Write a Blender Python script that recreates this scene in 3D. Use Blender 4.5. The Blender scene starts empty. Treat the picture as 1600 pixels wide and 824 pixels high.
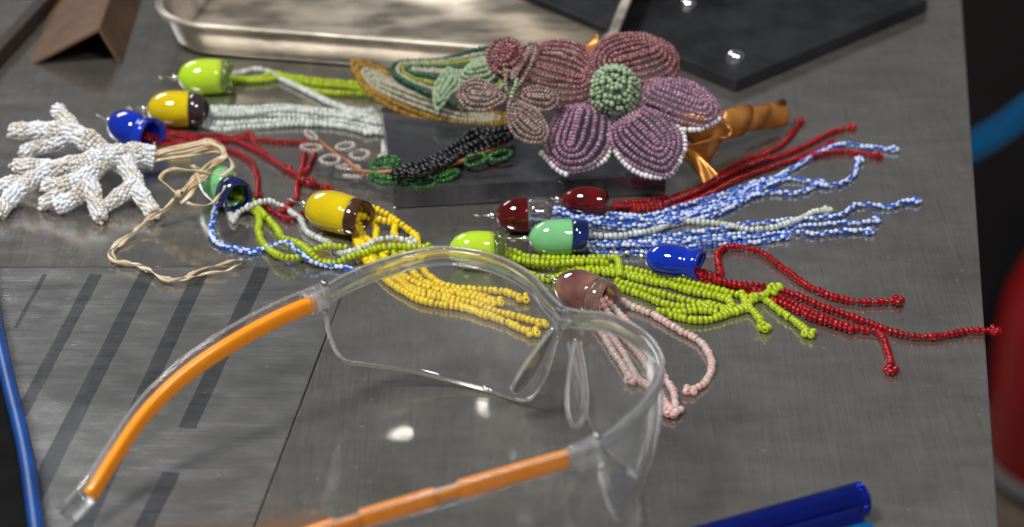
import bpy, math, random
import numpy as np
from mathutils import Vector, Matrix
random.seed(7); rng = np.random.default_rng(7)

# ------------------------------------------------------------------ camera, world, lamps, exposure
scn = bpy.context.scene
COL = scn.collection
FPX, PITCH, DIST = 4000.0, math.atan(2183/4000.0), 1.0      # focal length in photo pixels, downward pitch, metres to table centre
CAM = np.array([0, -DIST*math.cos(PITCH), DIST*math.sin(PITCH)])
AX_R = np.array([1.0, 0, 0]); AX_F = np.array([0, math.cos(PITCH), -math.sin(PITCH)]); AX_U = np.cross(AX_R, AX_F)
cam = bpy.data.cameras.new('camera'); camo = bpy.data.objects.new('camera', cam); COL.objects.link(camo)
camo.location = CAM; camo.rotation_euler = (math.pi/2-PITCH, 0, 0)
cam.sensor_width = 36; cam.lens = 36*FPX/1600; cam.clip_start = 0.05; cam.clip_end = 50
cam.dof.use_dof = True; cam.dof.focus_distance = 0.96; cam.dof.aperture_fstop = 10
scn.camera = camo

w = bpy.data.worlds.new('World'); scn.world = w; w.use_nodes = True
bg = w.node_tree.nodes['Background']; bg.inputs[0].default_value = (0.92, 0.96, 1.0, 1); bg.inputs[1].default_value = 0.12

def area(name, loc, target, sx, sy, power, color):
    l = bpy.data.lights.new(name, 'AREA'); l.shape = 'ELLIPSE'; l.size = sx; l.size_y = sy; l.energy = power; l.color = color
    o = bpy.data.objects.new(name, l); COL.objects.link(o); o.location = loc
    o.rotation_euler = (Vector(target)-Vector(loc)).to_track_quat('-Z', 'Y').to_euler(); return o
area('area_lamp', (-0.75, -0.50, 1.75), (0, 0, 0), 0.44, 0.44, 36, (1.0, 0.97, 0.92))  # ceiling fixture
area('area_lamp', (0.55, -1.15, 1.75), (0, 0, 0), 0.34, 0.34, 16, (1.0, 0.97, 0.93))  # ceiling fixture
area('area_lamp', (-1.9, 2.6, 2.0), (0, 0, 0), 1.8, 0.9, 34, (0.95, 0.97, 1.0))  # added unseen soft lamp, brightens the reflection in the steel
vs = scn.view_settings; vs.view_transform = 'Standard'; vs.look = 'None'; vs.exposure = 0.0; vs.gamma = 1
cy = scn.cycles; cy.max_bounces = 14; cy.transmission_bounces = 12; cy.transparent_max_bounces = 24
cy.use_denoising = True; cy.sample_clamp_indirect = 6.0

# ------------------------------------------------------------------ pixel -> place helpers (photo pixels, heights in mm above the table)
def P(x, y, z=0.0):
    d = AX_R*(x-800)/FPX - AX_U*(y-412)/FPX + AX_F
    return CAM + (z*0.001-CAM[2])/d[2]*d
def P3(pts, z):
    return [P(p[0], p[1], p[2] if len(p) > 2 else z) for p in pts]
def nrm(v): return v/(np.linalg.norm(v)+1e-12)
def smooth(pts, n=14, closed=False):
    pts = [np.array(p, float) for p in pts]; out = []; m = len(pts)
    if m == 2 and not closed:
        return np.array([pts[0]*(1-t)+pts[1]*t for t in np.linspace(0, 1, n)])
    g = (lambda i: pts[i % m]) if closed else (lambda i: pts[max(0, min(m-1, i))])
    for i in range(m if closed else m-1):
        a, b, c, d = g(i-1), g(i), g(i+1), g(i+2)
        for k in range(n):
            t = k/n
            out.append(0.5*((2*b)+(c-a)*t+(2*a-5*b+4*c-d)*t*t+(3*b-a-3*c+d)*t**3))
    out.append(pts[0] if closed else pts[-1])
    return np.array(out)
def resample(c, step):
    s = np.r_[0, np.cumsum(np.linalg.norm(np.diff(c, axis=0), axis=1))]
    n = max(2, int(round(s[-1]/step))+1); q = np.linspace(0, s[-1], n)
    return np.stack([np.interp(q, s, c[:, k]) for k in range(3)], 1)
def tangents(c):
    t = np.gradient(c, axis=0); return t/(np.linalg.norm(t, axis=1, keepdims=True)+1e-12)
def frame(t, up=np.array([0, 0, 1.0]), rot=0.0):
    t = nrm(t); x = np.cross(up, t)
    if np.linalg.norm(x) < 1e-3: x = np.cross(np.array([0, 1.0, 0]), t)
    x = nrm(x); y = np.cross(t, x)
    c, s = math.cos(rot), math.sin(rot)
    return np.stack([x*c+y*s, y*c-x*s, t], 1)

# ------------------------------------------------------------------ materials
MATS = {}
def mat(name, color, rough=0.3, metal=0.0, trans=0.0, ior=1.5, coat=0.0, sss=0.0, var=0.12, scale=300.0, bump=0.0, color2=None, spec=0.5, sssr=0.002):
    if name in MATS: return MATS[name]
    m = bpy.data.materials.new(name); m.use_nodes = True; nt = m.node_tree; b = nt.nodes['Principled BSDF']
    b.inputs['Roughness'].default_value = rough; b.inputs['Metallic'].default_value = metal
    b.inputs['Transmission Weight'].default_value = trans; b.inputs['IOR'].default_value = ior
    b.inputs['Coat Weight'].default_value = coat; b.inputs['Coat Roughness'].default_value = 0.03
    b.inputs['Specular IOR Level'].default_value = spec
    if sss:
        b.inputs['Subsurface Weight'].default_value = sss; b.inputs['Subsurface Scale'].default_value = sssr
        b.inputs['Subsurface Radius'].default_value = (1.0, 0.8, 0.6)
    tc = nt.nodes.new('ShaderNodeTexCoord'); nz = nt.nodes.new('ShaderNodeTexNoise'); nz.inputs['Scale'].default_value = scale; nz.inputs['Detail'].default_value = 4
    nt.links.new(tc.outputs['Object'], nz.inputs['Vector'])
    rp = nt.nodes.new('ShaderNodeValToRGB'); c2 = color2 or tuple(c*(1-var*1.6) for c in color)
    rp.color_ramp.elements[0].position = 0.35; rp.color_ramp.elements[1].position = 0.65
    rp.color_ramp.elements[0].color = (*c2, 1); rp.color_ramp.elements[1].color = (*color, 1)
    nt.links.new(nz.outputs['Fac'], rp.inputs['Fac']); nt.links.new(rp.outputs['Color'], b.inputs['Base Color'])
    if bump:
        bp = nt.nodes.new('ShaderNodeBump'); bp.inputs['Strength'].default_value = bump; bp.inputs['Distance'].default_value = 0.0004
        nt.links.new(nz.outputs['Fac'], bp.inputs['Height']); nt.links.new(bp.outputs['Normal'], b.inputs['Normal'])
    MATS[name] = m; return m

def steel(name, base, rough, brush_axis=0, mottle=False, metal=0.86):
    """worn brushed sheet steel: fine brush lines, smears, scratches, dull patches"""
    m = bpy.data.materials.new(name); m.use_nodes = True; nt = m.node_tree; N = nt.nodes.new; L = nt.links.new; b = nt.nodes['Principled BSDF']
    tc = N('ShaderNodeTexCoord')
    def noise(sc, detail, vec, rg=0.5):
        n = N('ShaderNodeTexNoise'); n.inputs['Scale'].default_value = sc; n.inputs['Detail'].default_value = detail; n.inputs['Roughness'].default_value = rg
        L(vec, n.inputs['Vector']); return n.outputs['Fac']
    def mapped(s, rot=0):
        mp = N('ShaderNodeMapping'); mp.inputs['Scale'].default_value = s; mp.inputs['Rotation'].default_value = (0, 0, rot); L(tc.outputs['Object'], mp.inputs['Vector']); return mp.outputs['Vector']
    def rng_(v, a, b_, c, d):
        r = N('ShaderNodeMapRange'); r.inputs[1].default_value = a; r.inputs[2].default_value = b_; r.inputs[3].default_value = c; r.inputs[4].default_value = d; L(v, r.inputs[0]); return r.outputs[0]
    def math_(op, a, c):
        n = N('ShaderNodeMath'); n.operation = op
        for i, v in enumerate((a, c)):
            if isinstance(v, (int, float)): n.inputs[i].default_value = v
            else: L(v, n.inputs[i])
        return n.outputs[0]
    brush = noise(1.0, 3, mapped((28, 2600, 1) if brush_axis == 0 else (2600, 28, 1), 0.06))
    smear = noise(14, 5, mapped((1, 1, 1)), 0.6)
    smear2 = noise(42, 6, mapped((1.0, 2.4, 1), 0.4), 0.65)
    dust = noise(900, 2, mapped((1, 1, 1)))
    scr = noise(1.0, 1, mapped((14, 900, 1), 0.5))
    scratch = rng_(scr, 0.74, 0.80, 0.0, 1.0)
    c = math_('ADD', math_('MULTIPLY', rng_(smear, .3, .7, -.13, .13), 1.0), math_('MULTIPLY', rng_(brush, .3, .7, -.15, .15), 1.0))
    c = math_('ADD', c, rng_(smear2, .35, .7, -.10, .10)); c = math_('ADD', c, rng_(dust, .66, .74, 0, .10)); c = math_('ADD', c, math_('MULTIPLY', scratch, .08))
    def spots(sc, lo, hi, amt, gate):
        v = N('ShaderNodeTexVoronoi'); v.inputs['Scale'].default_value = sc; L(mapped((1, 1.3, 1), .3), v.inputs['Vector'])
        sp_ = N('ShaderNodeSeparateColor'); L(v.outputs['Color'], sp_.inputs[0]); g = rng_(sp_.outputs[0], gate, gate+.01, 0, 1)
        return math_('MULTIPLY', g, rng_(v.outputs['Distance'], lo, hi, amt, 0))
    c = math_('ADD', c, spots(26, .10, .14, .10, .80)); c = math_('ADD', c, spots(230, .10, .22, .55, .93)); c = math_('ADD', c, spots(17, .13, .30, -.14, .72))
    scr2 = noise(1.0, 1, mapped((1100, 10, 1), -.35)); c = math_('ADD', c, rng_(scr2, .76, .80, 0, .16))
    if mottle: c = math_('ADD', c, rng_(noise(30, 3, mapped((1, 2, 1), .2)), .42, .60, -.42, .25))
    val = math_('ADD', c, 1.0)
    mx = N('ShaderNodeMix'); mx.data_type = 'RGBA'; mx.blend_type = 'MULTIPLY'; mx.inputs[0].default_value = 1
    mx.inputs[6].default_value = (*base, 1); cb = N('ShaderNodeCombineColor')
    for i in range(3): L(val, cb.inputs[i])
    L(cb.outputs[0], mx.inputs[7]); L(mx.outputs[2], b.inputs['Base Color'])
    r = math_('ADD', rng_(smear, .3, .7, -.03, .07), rng_(smear2, .35, .7, -.02, .07)); r = math_('ADD', r, rng_(brush, .3, .7, -.03, .03)); r = math_('ADD', r, rough)
    L(r, b.inputs['Roughness']); b.inputs['Metallic'].default_value = metal
    b.inputs['Anisotropic'].default_value = 0.15
    bp = N('ShaderNodeBump'); bp.inputs['Strength'].default_value = 0.05; bp.inputs['Distance'].default_value = 0.0002
    L(math_('ADD', brush, math_('MULTIPLY', smear2, .6)), bp.inputs['Height']); L(bp.outputs['Normal'], b.inputs['Normal'])
    MATS[name] = m; return m

def clear_plastic(name, refr, haze, tint, ior=1.2):
    """clear polycarbonate: see-through, Schlick gloss at grazing angles, a little refraction in thick parts, a little haze for dust and painted edge highlights"""
    m = bpy.data.materials.new(name); m.use_nodes = True; nt = m.node_tree; N = nt.nodes.new; L = nt.links.new
    nt.nodes.remove(nt.nodes['Principled BSDF']); out = nt.nodes['Material Output']
    def mix(f, a, b):
        x = N('ShaderNodeMixShader')
        if isinstance(f, float): x.inputs[0].default_value = f
        else: L(f, x.inputs[0])
        L(a, x.inputs[1]); L(b, x.inputs[2]); return x.outputs[0]
    tr = N('ShaderNodeBsdfTransparent'); tr.inputs['Color'].default_value = (*tint, 1)
    gl = N('ShaderNodeBsdfGlossy'); gl.inputs['Roughness'].default_value = 0.06
    df = N('ShaderNodeBsdfDiffuse'); df.inputs['Color'].default_value = (0.8, 0.82, 0.84, 1)
    rf = N('ShaderNodeBsdfRefraction'); rf.inputs['IOR'].default_value = ior; rf.inputs['Roughness'].default_value = 0.02; rf.inputs['Color'].default_value = (*tint, 1)
    tc = N('ShaderNodeTexCoord'); nz = N('ShaderNodeTexNoise'); nz.inputs['Scale'].default_value = 650; nz.inputs['Detail'].default_value = 2; L(tc.outputs['Object'], nz.inputs['Vector'])
    mr = N('ShaderNodeMapRange'); mr.inputs[1].default_value = .66; mr.inputs[2].default_value = .74; mr.inputs[3].default_value = haze; mr.inputs[4].default_value = haze+.10; L(nz.outputs['Fac'], mr.inputs[0])
    sm = N('ShaderNodeTexNoise'); sm.inputs['Scale'].default_value = 38; sm.inputs['Detail'].default_value = 4; sm.inputs['Roughness'].default_value = .65; L(tc.outputs['Object'], sm.inputs['Vector'])
    m2 = N('ShaderNodeMapRange'); m2.inputs[1].default_value = .45; m2.inputs[2].default_value = .72; m2.inputs[3].default_value = 0.0; m2.inputs[4].default_value = .05; L(sm.outputs['Fac'], m2.inputs[0])
    hz = N('ShaderNodeMath'); hz.operation = 'ADD'; L(mr.outputs[0], hz.inputs[0]); L(m2.outputs[0], hz.inputs[1])
    lw = N('ShaderNodeLayerWeight'); lw.inputs['Blend'].default_value = 0.5
    pw = N('ShaderNodeMath'); pw.operation = 'POWER'; pw.inputs[1].default_value = 3.2; L(lw.outputs['Facing'], pw.inputs[0])
    ma = N('ShaderNodeMath'); ma.operation = 'MULTIPLY_ADD'; ma.inputs[1].default_value = .85; ma.inputs[2].default_value = .06; L(pw.outputs[0], ma.inputs[0])
    body = mix(refr, tr.outputs[0], rf.outputs[0]) if refr else tr.outputs[0]
    L(mix(ma.outputs[0], mix(hz.outputs[0], body, df.outputs[0]), gl.outputs[0]), out.inputs['Surface'])
    MATS[name] = m; return m

steel('steel_table', (0.43, 0.41, 0.385), 0.11, brush_axis=1)
steel('steel_panel', (0.43, 0.425, 0.42), 0.19)
steel('steel_strip', (0.16, 0.163, 0.175), 0.26)
steel('steel_tray', (0.58, 0.52, 0.44), 0.36, mottle=True, metal=0.55)
steel('steel_slab', (0.20, 0.20, 0.225), 0.12)
clear_plastic('clear_lens', 0.0, .028, (.97, .975, .975))
clear_plastic('clear_plastic', .6, .04, (.98, .985, .985), 1.32)
clear_plastic('clear_edge', .5, .14, (.98, .985, .985), 1.3)  # stronger white haze paints in the bright rim highlights
clear_plastic('clear_sleeve', .15, .004, (.985, .99, .99), 1.15)
mat('clear_glass', (0.95, 0.96, 0.95), 0.03, trans=1.0, ior=1.5, var=0.02)
mat('orange_plastic', (1.0, 0.31, 0.004), 0.22, spec=0.5, coat=0.3, var=0.04)
mat('dark_strip', (0.075, 0.08, 0.09), 0.45, metal=0.6, var=0.35, scale=60, color2=(0.13, 0.125, 0.125))
mat('wire', (0.62, 0.6, 0.57), 0.22, metal=1.0, var=0.05)
mat('silver', (0.85, 0.85, 0.86), 0.08, metal=1.0, var=0.03)
mat('thread', (0.35, 0.33, 0.3), 0.6)
mat('copper_wire', (0.45, 0.17, 0.07), 0.45, metal=0.3, var=0.2)
# glass bells
mat('bell_lime', (0.5, 0.68, 0.03), 0.05, coat=1.0, sss=0.25, var=0.14, scale=60, color2=(0.38, 0.68, 0.02), bump=0.06)
mat('bell_yellow', (0.7, 0.53, 0), 0.05, coat=1.0, sss=0.15, var=0.12, scale=60, bump=0.06)
mat('bell_blue', (0, 0.035, 0.6), 0.05, coat=1.0, trans=0.25, var=0.2, scale=90, bump=0.06)
mat('bell_mint', (0.21, 0.56, 0.25), 0.05, coat=1.0, sss=0.25, var=0.10, scale=60, bump=0.06)
mat('bell_red', (0.20, 0.002, 0.004), 0.04, coat=0.8, trans=0.4, var=0.45, scale=140, bump=0.05)
mat('bell_pink', (0.40, 0.19, 0.15), 0.04, coat=0.8, trans=0.3, scale=70, color2=(0.13, 0.05, 0.045), bump=0.05)
mat('rim_brown', (0.055, 0.018, 0.008), 0.06, coat=1.0, trans=0.2, scale=200, color2=(0.12, 0.045, 0.02))
mat('rim_plum', (0.045, 0.03, 0.035), 0.06, coat=1.0, trans=0.2, scale=200)
mat('rim_navy', (0.003, 0.009, 0.07), 0.05, coat=1.0, trans=0.3, scale=150, color2=(0.008, 0.03, 0.20))
mat('rim_lime', (0.72, 0.86, 0.42), 0.04, trans=0.95, ior=1.45, var=0.1)
mat('rim_clear', (0.93, 0.90, 0.88), 0.04, trans=0.97, ior=1.45, var=0.1)
mat('rim_rose', (0.80, 0.55, 0.46), 0.04, trans=0.85, ior=1.45, var=0.2)
# seed beads
mat('bead_lime', (0.42, 0.54, 0.012), 0.16, coat=0.0, sss=0.1)
mat('bead_lime_b', (0.37, 0.49, 0.012), 0.18, coat=0.0, sss=0.1)
mat('bead_yellow', (0.92, 0.68, 0.004), 0.18, coat=0.0, sss=0.1)
mat('bead_yellow_b', (0.88, 0.6, 0.004), 0.18, coat=0.0, sss=0.1)
mat('bead_red', (0.44, 0.001, 0.004), 0.06, trans=0.3, spec=0.4, var=0.1)
mat('bead_red_b', (0.31, 0.001, 0.003), 0.06, trans=0.3, spec=0.4, var=0.1)
mat('bead_white', (0.62, 0.71, 0.92), 0.15, coat=0.0)
mat('bead_blue', (0.016, 0.1, 0.56), 0.15, coat=0.0)
mat('bead_frost', (0.82, 0.87, 0.83), 0.12, trans=0.2, sss=0.3)
mat('bead_frost_b', (0.76, 0.83, 0.77), 0.10, trans=0.35, sss=0.2)
mat('bead_pink', (0.88, 0.55, 0.53), 0.05, trans=0.25, sss=0.2)
mat('bead_pink_b', (0.92, 0.76, 0.73), 0.05, trans=0.45, sss=0.2)
mat('bead_mauve', (0.27, 0.10, 0.115), 0.10, trans=0.2, coat=0.15)
mat('bead_mauve_b', (0.37, 0.165, 0.18), 0.10, trans=0.2, coat=0.15)
mat('bead_lilac', (0.33, 0.17, 0.27), 0.10, trans=0.2, coat=0.15)
mat('bead_lilac_b', (0.43, 0.25, 0.35), 0.10, trans=0.2, coat=0.15)
mat('bead_milk', (0.78, 0.77, 0.78), 0.22, coat=0.0, sss=0.1)
mat('bead_mint', (0.33, 0.44, 0.29), 0.22, coat=0.0, sss=0.1)
mat('bead_mint_b', (0.27, 0.37, 0.23), 0.25, coat=0.0, sss=0.1)
mat('bead_taupe', (0.27, 0.185, 0.17), 0.12, coat=0.0, trans=0.15)
mat('bead_taupe_b', (0.38, 0.275, 0.25), 0.12, coat=0.0, trans=0.15)
mat('bead_gold', (0.42, 0.235, 0.01), 0.12, coat=0.0, trans=0.15)
mat('bead_gold_b', (0.31, 0.16, 0.008), 0.12, coat=0.0, trans=0.15)
mat('bead_cream', (0.56, 0.53, 0.4), 0.15, coat=0.0, trans=0.3)
mat('bead_olive', (0.30, 0.36, 0.03), 0.2, var=0.2)
mat('bead_forest', (0.005, 0.09, 0.055), 0.12, coat=0.0)
mat('bead_leaf', (0.04, 0.2, 0.025), 0.10, coat=0.0, trans=0.35)
mat('bead_leaf_b', (0.012, 0.11, 0.02), 0.10, coat=0.0, trans=0.35)
mat('bead_black', (0.006, 0.006, 0.009), 0.24, coat=0.0, spec=0.5)
mat('bead_crystal', (0.80, 0.72, 0.70), 0.06, trans=0.6, coat=0.0)
mat('coral_white', (0.86, 0.9, 0.96), 0.14, coat=0.0)
mat('coral_clear', (0.86, 0.79, 0.73), 0.08, trans=0.12, sss=0.4)
mat('coral_tan', (0.80, 0.69, 0.60), 0.08, trans=0.12, sss=0.4)
mat('raffia', (0.76, 0.66, 0.48), 0.38, coat=0.2, var=0.35, scale=150, color2=(0.50, 0.36, 0.20))
mat('copper_ribbon', (0.78, 0.33, 0.075), 0.30, metal=0.6, var=0.2, scale=160, bump=0.10)
mat('card_brown', (0.13, 0.07, 0.036), 0.7, var=0.2, scale=80, bump=0.2)
mat('black_iron', (0.018, 0.019, 0.022), 0.42, var=0.4, scale=60, bump=0.1)
mat('dark_wood', (0.03, 0.02, 0.016), 0.6, scale=50)
mat('blue_rod', (0.004, 0.03, 0.52), 0.03, trans=0.85, var=0.15, scale=80)
mat('blue_cord', (0.006, 0.06, 0.28), 0.35, var=0.2, scale=80)
mat('cyan_rod', (0.0, 0.30, 0.80), 0.04, coat=0.3, trans=0.7, var=0.15, scale=80)
mat('matt_black', (0.006, 0.006, 0.007), 0.9, spec=0.1, var=0.2, scale=90)
mat('blue_hose', (0.0, 0.16, 0.42), 0.4, var=0.1)
mat('red_paint', (0.26, 0.003, 0.006), 0.35, coat=0.2, var=0.1, scale=20)
mat('grey_band', (0.35, 0.34, 0.33), 0.4)
mat('floor_tan', (0.22, 0.17, 0.12), 0.6, var=0.25, scale=20)
mat('black_cabinet', (0.008, 0.008, 0.009), 0.6, var=0.2, scale=20)

# ------------------------------------------------------------------ object helpers
class MB:
    def __init__(s): s.v = []; s.f = []; s.m = []; s.n = 0
    def add(s, v, f, mi=0):
        v = np.asarray(v, float); s.v.append(v)
        s.f += [tuple(i+s.n for i in q) for q in f]; s.m += ([mi]*len(f) if isinstance(mi, int) else list(mi)); s.n += len(v); return s
    def tube(s, path, rad, seg=8, mi=0, cap=True, flat=None, up=np.array([0, 0, 1.0])):
        path = np.asarray(path, float); n = len(path); rad = np.broadcast_to(np.asarray(rad, float), (n,))
        T = tangents(path); v = []
        for i in range(n):
            F = frame(T[i], up); a = np.linspace(0, 2*math.pi, seg, endpoint=False)
            sx, sy = (1, 1) if flat is None else flat
            v.append(path[i]+rad[i]*(np.outer(np.cos(a)*sx, F[:, 0])+np.outer(np.sin(a)*sy, F[:, 1])))
        f = [(i*seg+k, i*seg+(k+1) % seg, (i+1)*seg+(k+1) % seg, (i+1)*seg+k) for i in range(n-1) for k in range(seg)]
        if cap: f += [tuple(range(seg-1, -1, -1)), tuple((n-1)*seg+k for k in range(seg))]
        return s.add(np.concatenate(v), f, mi)
    def section(s, path, sec, mi=0, up=np.array([0, 0, 1.0]), scale=None):
        """sweep a closed 2-D section (x sideways, y up), metres"""
        path = np.asarray(path, float); n = len(path); T = tangents(path); m = len(sec); v = []
        for i in range(n):
            F = frame(T[i], up); k = 1 if scale is None else scale[i]
            v += [path[i]+F[:, 0]*q[0]*k+F[:, 1]*q[1]*k for q in sec]
        f = [(i*m+k, i*m+(k+1) % m, (i+1)*m+(k+1) % m, (i+1)*m+k) for i in range(n-1) for k in range(m)]
        f += [tuple(range(m-1, -1, -1)), tuple((n-1)*m+k for k in range(m))]
        return s.add(v, f, mi)
    def lathe(s, prof, org, axis, seg=32, mi=0, wob=None, closed=False):
        F = frame(axis); v = []; n = len(prof)
        for i, (h, r) in enumerate(prof):
            for k in range(seg):
                a = 2*math.pi*k/seg; hh, rr = (h, r) if wob is None else wob(i, a, h, r)
                v.append(org+F[:, 2]*hh+F[:, 0]*math.cos(a)*rr+F[:, 1]*math.sin(a)*rr)
        e = n if closed else n-1
        f = [(i*seg+k, i*seg+(k+1) % seg, ((i+1) % n)*seg+(k+1) % seg, ((i+1) % n)*seg+k) for i in range(e) for k in range(seg)]
        return s.add(v, f, mi)
    def prism(s, poly, z0, z1, mi=0):
        n = len(poly); v = [(p[0], p[1], z0) for p in poly]+[(p[0], p[1], z1) for p in poly]
        f = [tuple(range(n-1, -1, -1)), tuple(range(n, 2*n))]+[(k, (k+1) % n, n+(k+1) % n, n+k) for k in range(n)]
        return s.add(v, f, mi)
    def build(s, name, mats, parent=None, origin=None, sm=True, bevel=0.0):
        me = bpy.data.meshes.new(name); v = np.concatenate([np.asarray(q).reshape(-1, 3) for q in s.v])
        o0 = np.zeros(3) if origin is None else np.array(origin)
        if parent is not None: o0 = np.array(parent_world(parent)) if origin is None else o0
        me.from_pydata((v-o0).tolist(), [], s.f)
        for m in ([mats] if isinstance(mats, str) else mats): me.materials.append(MATS[m])
        me.polygons.foreach_set('material_index', s.m); me.polygons.foreach_set('use_smooth', [sm]*len(s.f)); me.update()
        o = bpy.data.objects.new(name, me); COL.objects.link(o); put(o, o0, parent)
        if bevel:
            bv = o.modifiers.new('bevel', 'BEVEL'); bv.width = bevel; bv.segments = 2; bv.limit_method = 'ANGLE'
        return o
WORLD = {}
def parent_world(o): return WORLD[o.name]
def put(o, pos, parent):
    pos = np.array(pos, float)
    if parent is None: o.location = pos
    else:
        o.parent = parent; o.location = pos-WORLD[parent.name]
    WORLD[o.name] = pos
def tag(o, label=None, cat=None, group=None, kind=None):
    if label: o['label'] = label
    if cat: o['category'] = cat
    if group: o['group'] = group
    if kind: o['kind'] = kind
    return o
def thing(name, pos, label, cat, group=None):
    o = bpy.data.objects.new(name, None); COL.objects.link(o); o.empty_display_size = 0.005; put(o, pos, None); return tag(o, label, cat, group)

# ---- beads
def bead_template(dia, length, hole=0.30, seg=10, mats=1):
    R, h = dia/2, length/2
    prof = [(-h*.93, R*hole), (-h*.98, R*.52), (-h*.66, R*.85), (0, R), (h*.66, R*.85), (h*.98, R*.52), (h*.93, R*hole)]
    v = [(r*math.cos(2*math.pi*k/seg), r*math.sin(2*math.pi*k/seg), z) for z, r in prof for k in range(seg)]
    n = len(prof); f = [(i*seg+k, i*seg+(k+1) % seg, ((i+1) % n)*seg+(k+1) % seg, ((i+1) % n)*seg+k) for i in range(n) for k in range(seg)]
    mi = [((0, 0, 0, 1, 1, 1)[k % 6] if mats == 2 else 0) for i in range(n) for k in range(seg)]
    return np.array(v), np.array(f), np.array(mi)
KINDS = {}   # kind -> template and material choices (with weights)
def bead_kind(k, dia, pitch, mats, striped=False, seg=10):
    KINDS[k] = dict(dia=dia*.001, pitch=pitch*.001, mats=mats, striped=striped,
                    tpl=bead_template(dia*.001, pitch*.001*.98, seg=12 if striped else seg, mats=2 if striped else 1), meshes={})
def shared_bead(k, mi):
    K = KINDS[k]
    if mi not in K['meshes']:
        v, f, m = K['tpl']; me = bpy.data.meshes.new('bead'); me.from_pydata(v.tolist(), [], f.tolist())
        for q in (K['mats'] if K['striped'] else [K['mats'][mi]]): me.materials.append(MATS[q])
        me.polygons.foreach_set('material_index', m.tolist()); me.polygons.foreach_set('use_smooth', [True]*len(f)); me.update(); K['meshes'][mi] = me
    return K['meshes'][mi]
def frames_on(curve, k, jit=0.04):
    K = KINDS[k]; c = resample(curve, K['pitch']); T = tangents(c); out = []
    for i in range(len(c)):
        t = nrm(T[i]+rng.normal(0, .13, 3)); p = c[i]+rng.normal(0, jit*K['dia'], 3)*np.array([1, 1, .35])
        out.append((p, frame(t, rot=rng.uniform(0, 6.28))*rng.uniform(.88, 1.10), int(rng.integers(len(K['mats'])))))
    return out, c
def joined_beads(name, sets, parent, kind='stuff', extra=None):
    """sets: list of (bead kind, frames); one mesh"""
    V, Fs, M, mats, n = [], [], [], [], 0
    for k, fr in sets:
        K = KINDS[k]; v, f, m = K['tpl']; base = len(mats); mats += K['mats']
        for p, R, mi in fr:
            V.append(v @ R.T + p); Fs.append(f+n); M.append((m if K['striped'] else np.full(len(f), mi))+base); n += len(v)
    mb = MB()
    if V:
        mb.v = [np.concatenate(V)]; mb.f = np.concatenate(Fs).tolist(); mb.m = np.concatenate(M).tolist(); mb.n = n
    if extra:
        mats = mats+[extra[2]]; mb.tube(extra[0], extra[1], 5, len(mats)-1)
    o = mb.build(name, mats, parent)
    if kind: o['kind'] = kind
    return o
def cluster(p, t, k):
    """little picot of beads at the end of a strand"""
    K = KINDS[k]; d = K['dia']; t = nrm(t); s = nrm(np.cross(t, [0, 0, 1.0])); out = []
    for a, b in ((.55, .55), (.55, -.55), (1.15, 0.05)):
        q = p+t*d*a+s*d*b+np.array([0, 0, .12*d*rng.uniform(0, 1)]); ax = nrm(s*rng.normal(0, 1)+t*rng.normal(0, 1)+np.array([0, 0, .8*rng.normal(0, 1)]))
        out.append((q, frame(ax, rot=rng.uniform(0, 6)), int(rng.integers(len(K['mats'])))))
    return out
class Strands:
    """the strands of one ornament: single beads where they show large, joined strands where they are small"""
    def __init__(s, root, limit=300): s.root = root; s.left = limit
    def add(s, k, pts, single=True, z=None, end=True, lift=0.0):
        K = KINDS[k]; r = K['dia']*500
        z = r if z is None else z
        c = smooth(P3(pts, z)); fr, c2 = frames_on(c, k)
        if end: fr += cluster(c2[-1], c2[-1]-c2[-2], k)
        if single and s.left >= len(fr):
            s.left -= len(fr)
            th = MB().tube(c2, .00028, 5).build('strand', 'thread', s.root)
            for p, R, mi in fr:
                o = bpy.data.objects.new('bead', shared_bead(k, mi)); COL.objects.link(o); o.parent = th
                M4 = np.eye(4); M4[:3, :3] = R; M4[:3, 3] = p-WORLD[th.name]; o.matrix_local = Matrix(M4.tolist())
        else:
            joined_beads('strand', [(k, fr)], s.root, 'stuff', (c2, .00028, 'thread'))
for k, d, p, m, st in (
    ('lime', 3.2, 2.0, ['bead_lime', 'bead_lime_b'], False), ('lime_s', 2.9, 1.95, ['bead_lime', 'bead_lime_b'], False),
    ('yellow', 3.2, 2.05, ['bead_yellow', 'bead_yellow', 'bead_yellow_b'], False),
    ('red', 3.1, 2.1, ['bead_red', 'bead_red', 'bead_red_b'], False), ('red_s', 2.6, 1.9, ['bead_red', 'bead_red_b'], False),
    ('stripe', 2.4, 2.0, ['bead_white', 'bead_blue'], True),
    ('frost', 2.8, 2.0, ['bead_frost', 'bead_frost_b'], False), ('frost_s', 2.6, 2.05, ['bead_frost', 'bead_frost_b'], False),
    ('pink', 3.0, 2.3, ['bead_pink', 'bead_pink_b'], False),
    ('mauve', 2.15, 1.55, ['bead_mauve', 'bead_mauve_b'], False), ('lilac', 2.15, 1.55, ['bead_lilac', 'bead_lilac_b'], False),
    ('milk', 2.6, 1.9, ['bead_milk'], False), ('mint', 2.6, 2.0, ['bead_mint', 'bead_mint_b'], False), ('mint_s', 2.0, 1.5, ['bead_mint', 'bead_mint_b'], False),
    ('taupe', 1.9, 1.4, ['bead_taupe', 'bead_taupe_b'], False), ('gold', 2.5, 1.9, ['bead_gold', 'bead_gold_b'], False),
    ('cream', 2.1, 1.6, ['bead_cream'], False), ('forest', 2.4, 1.8, ['bead_forest'], False), ('limeleaf', 2.0, 1.5, ['bead_olive'], False),
    ('leaf', 2.1, 1.6, ['bead_leaf', 'bead_leaf_b'], False), ('black', 2.9, 2.75, ['bead_black'], False),
    ('crystal', 2.1, 1.7, ['bead_crystal'], False), ('coral', 2.0, 1.7, ['coral_white', 'coral_clear', 'coral_tan', 'coral_clear'], False)):
    bead_kind(k, d, p, m, st)

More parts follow.
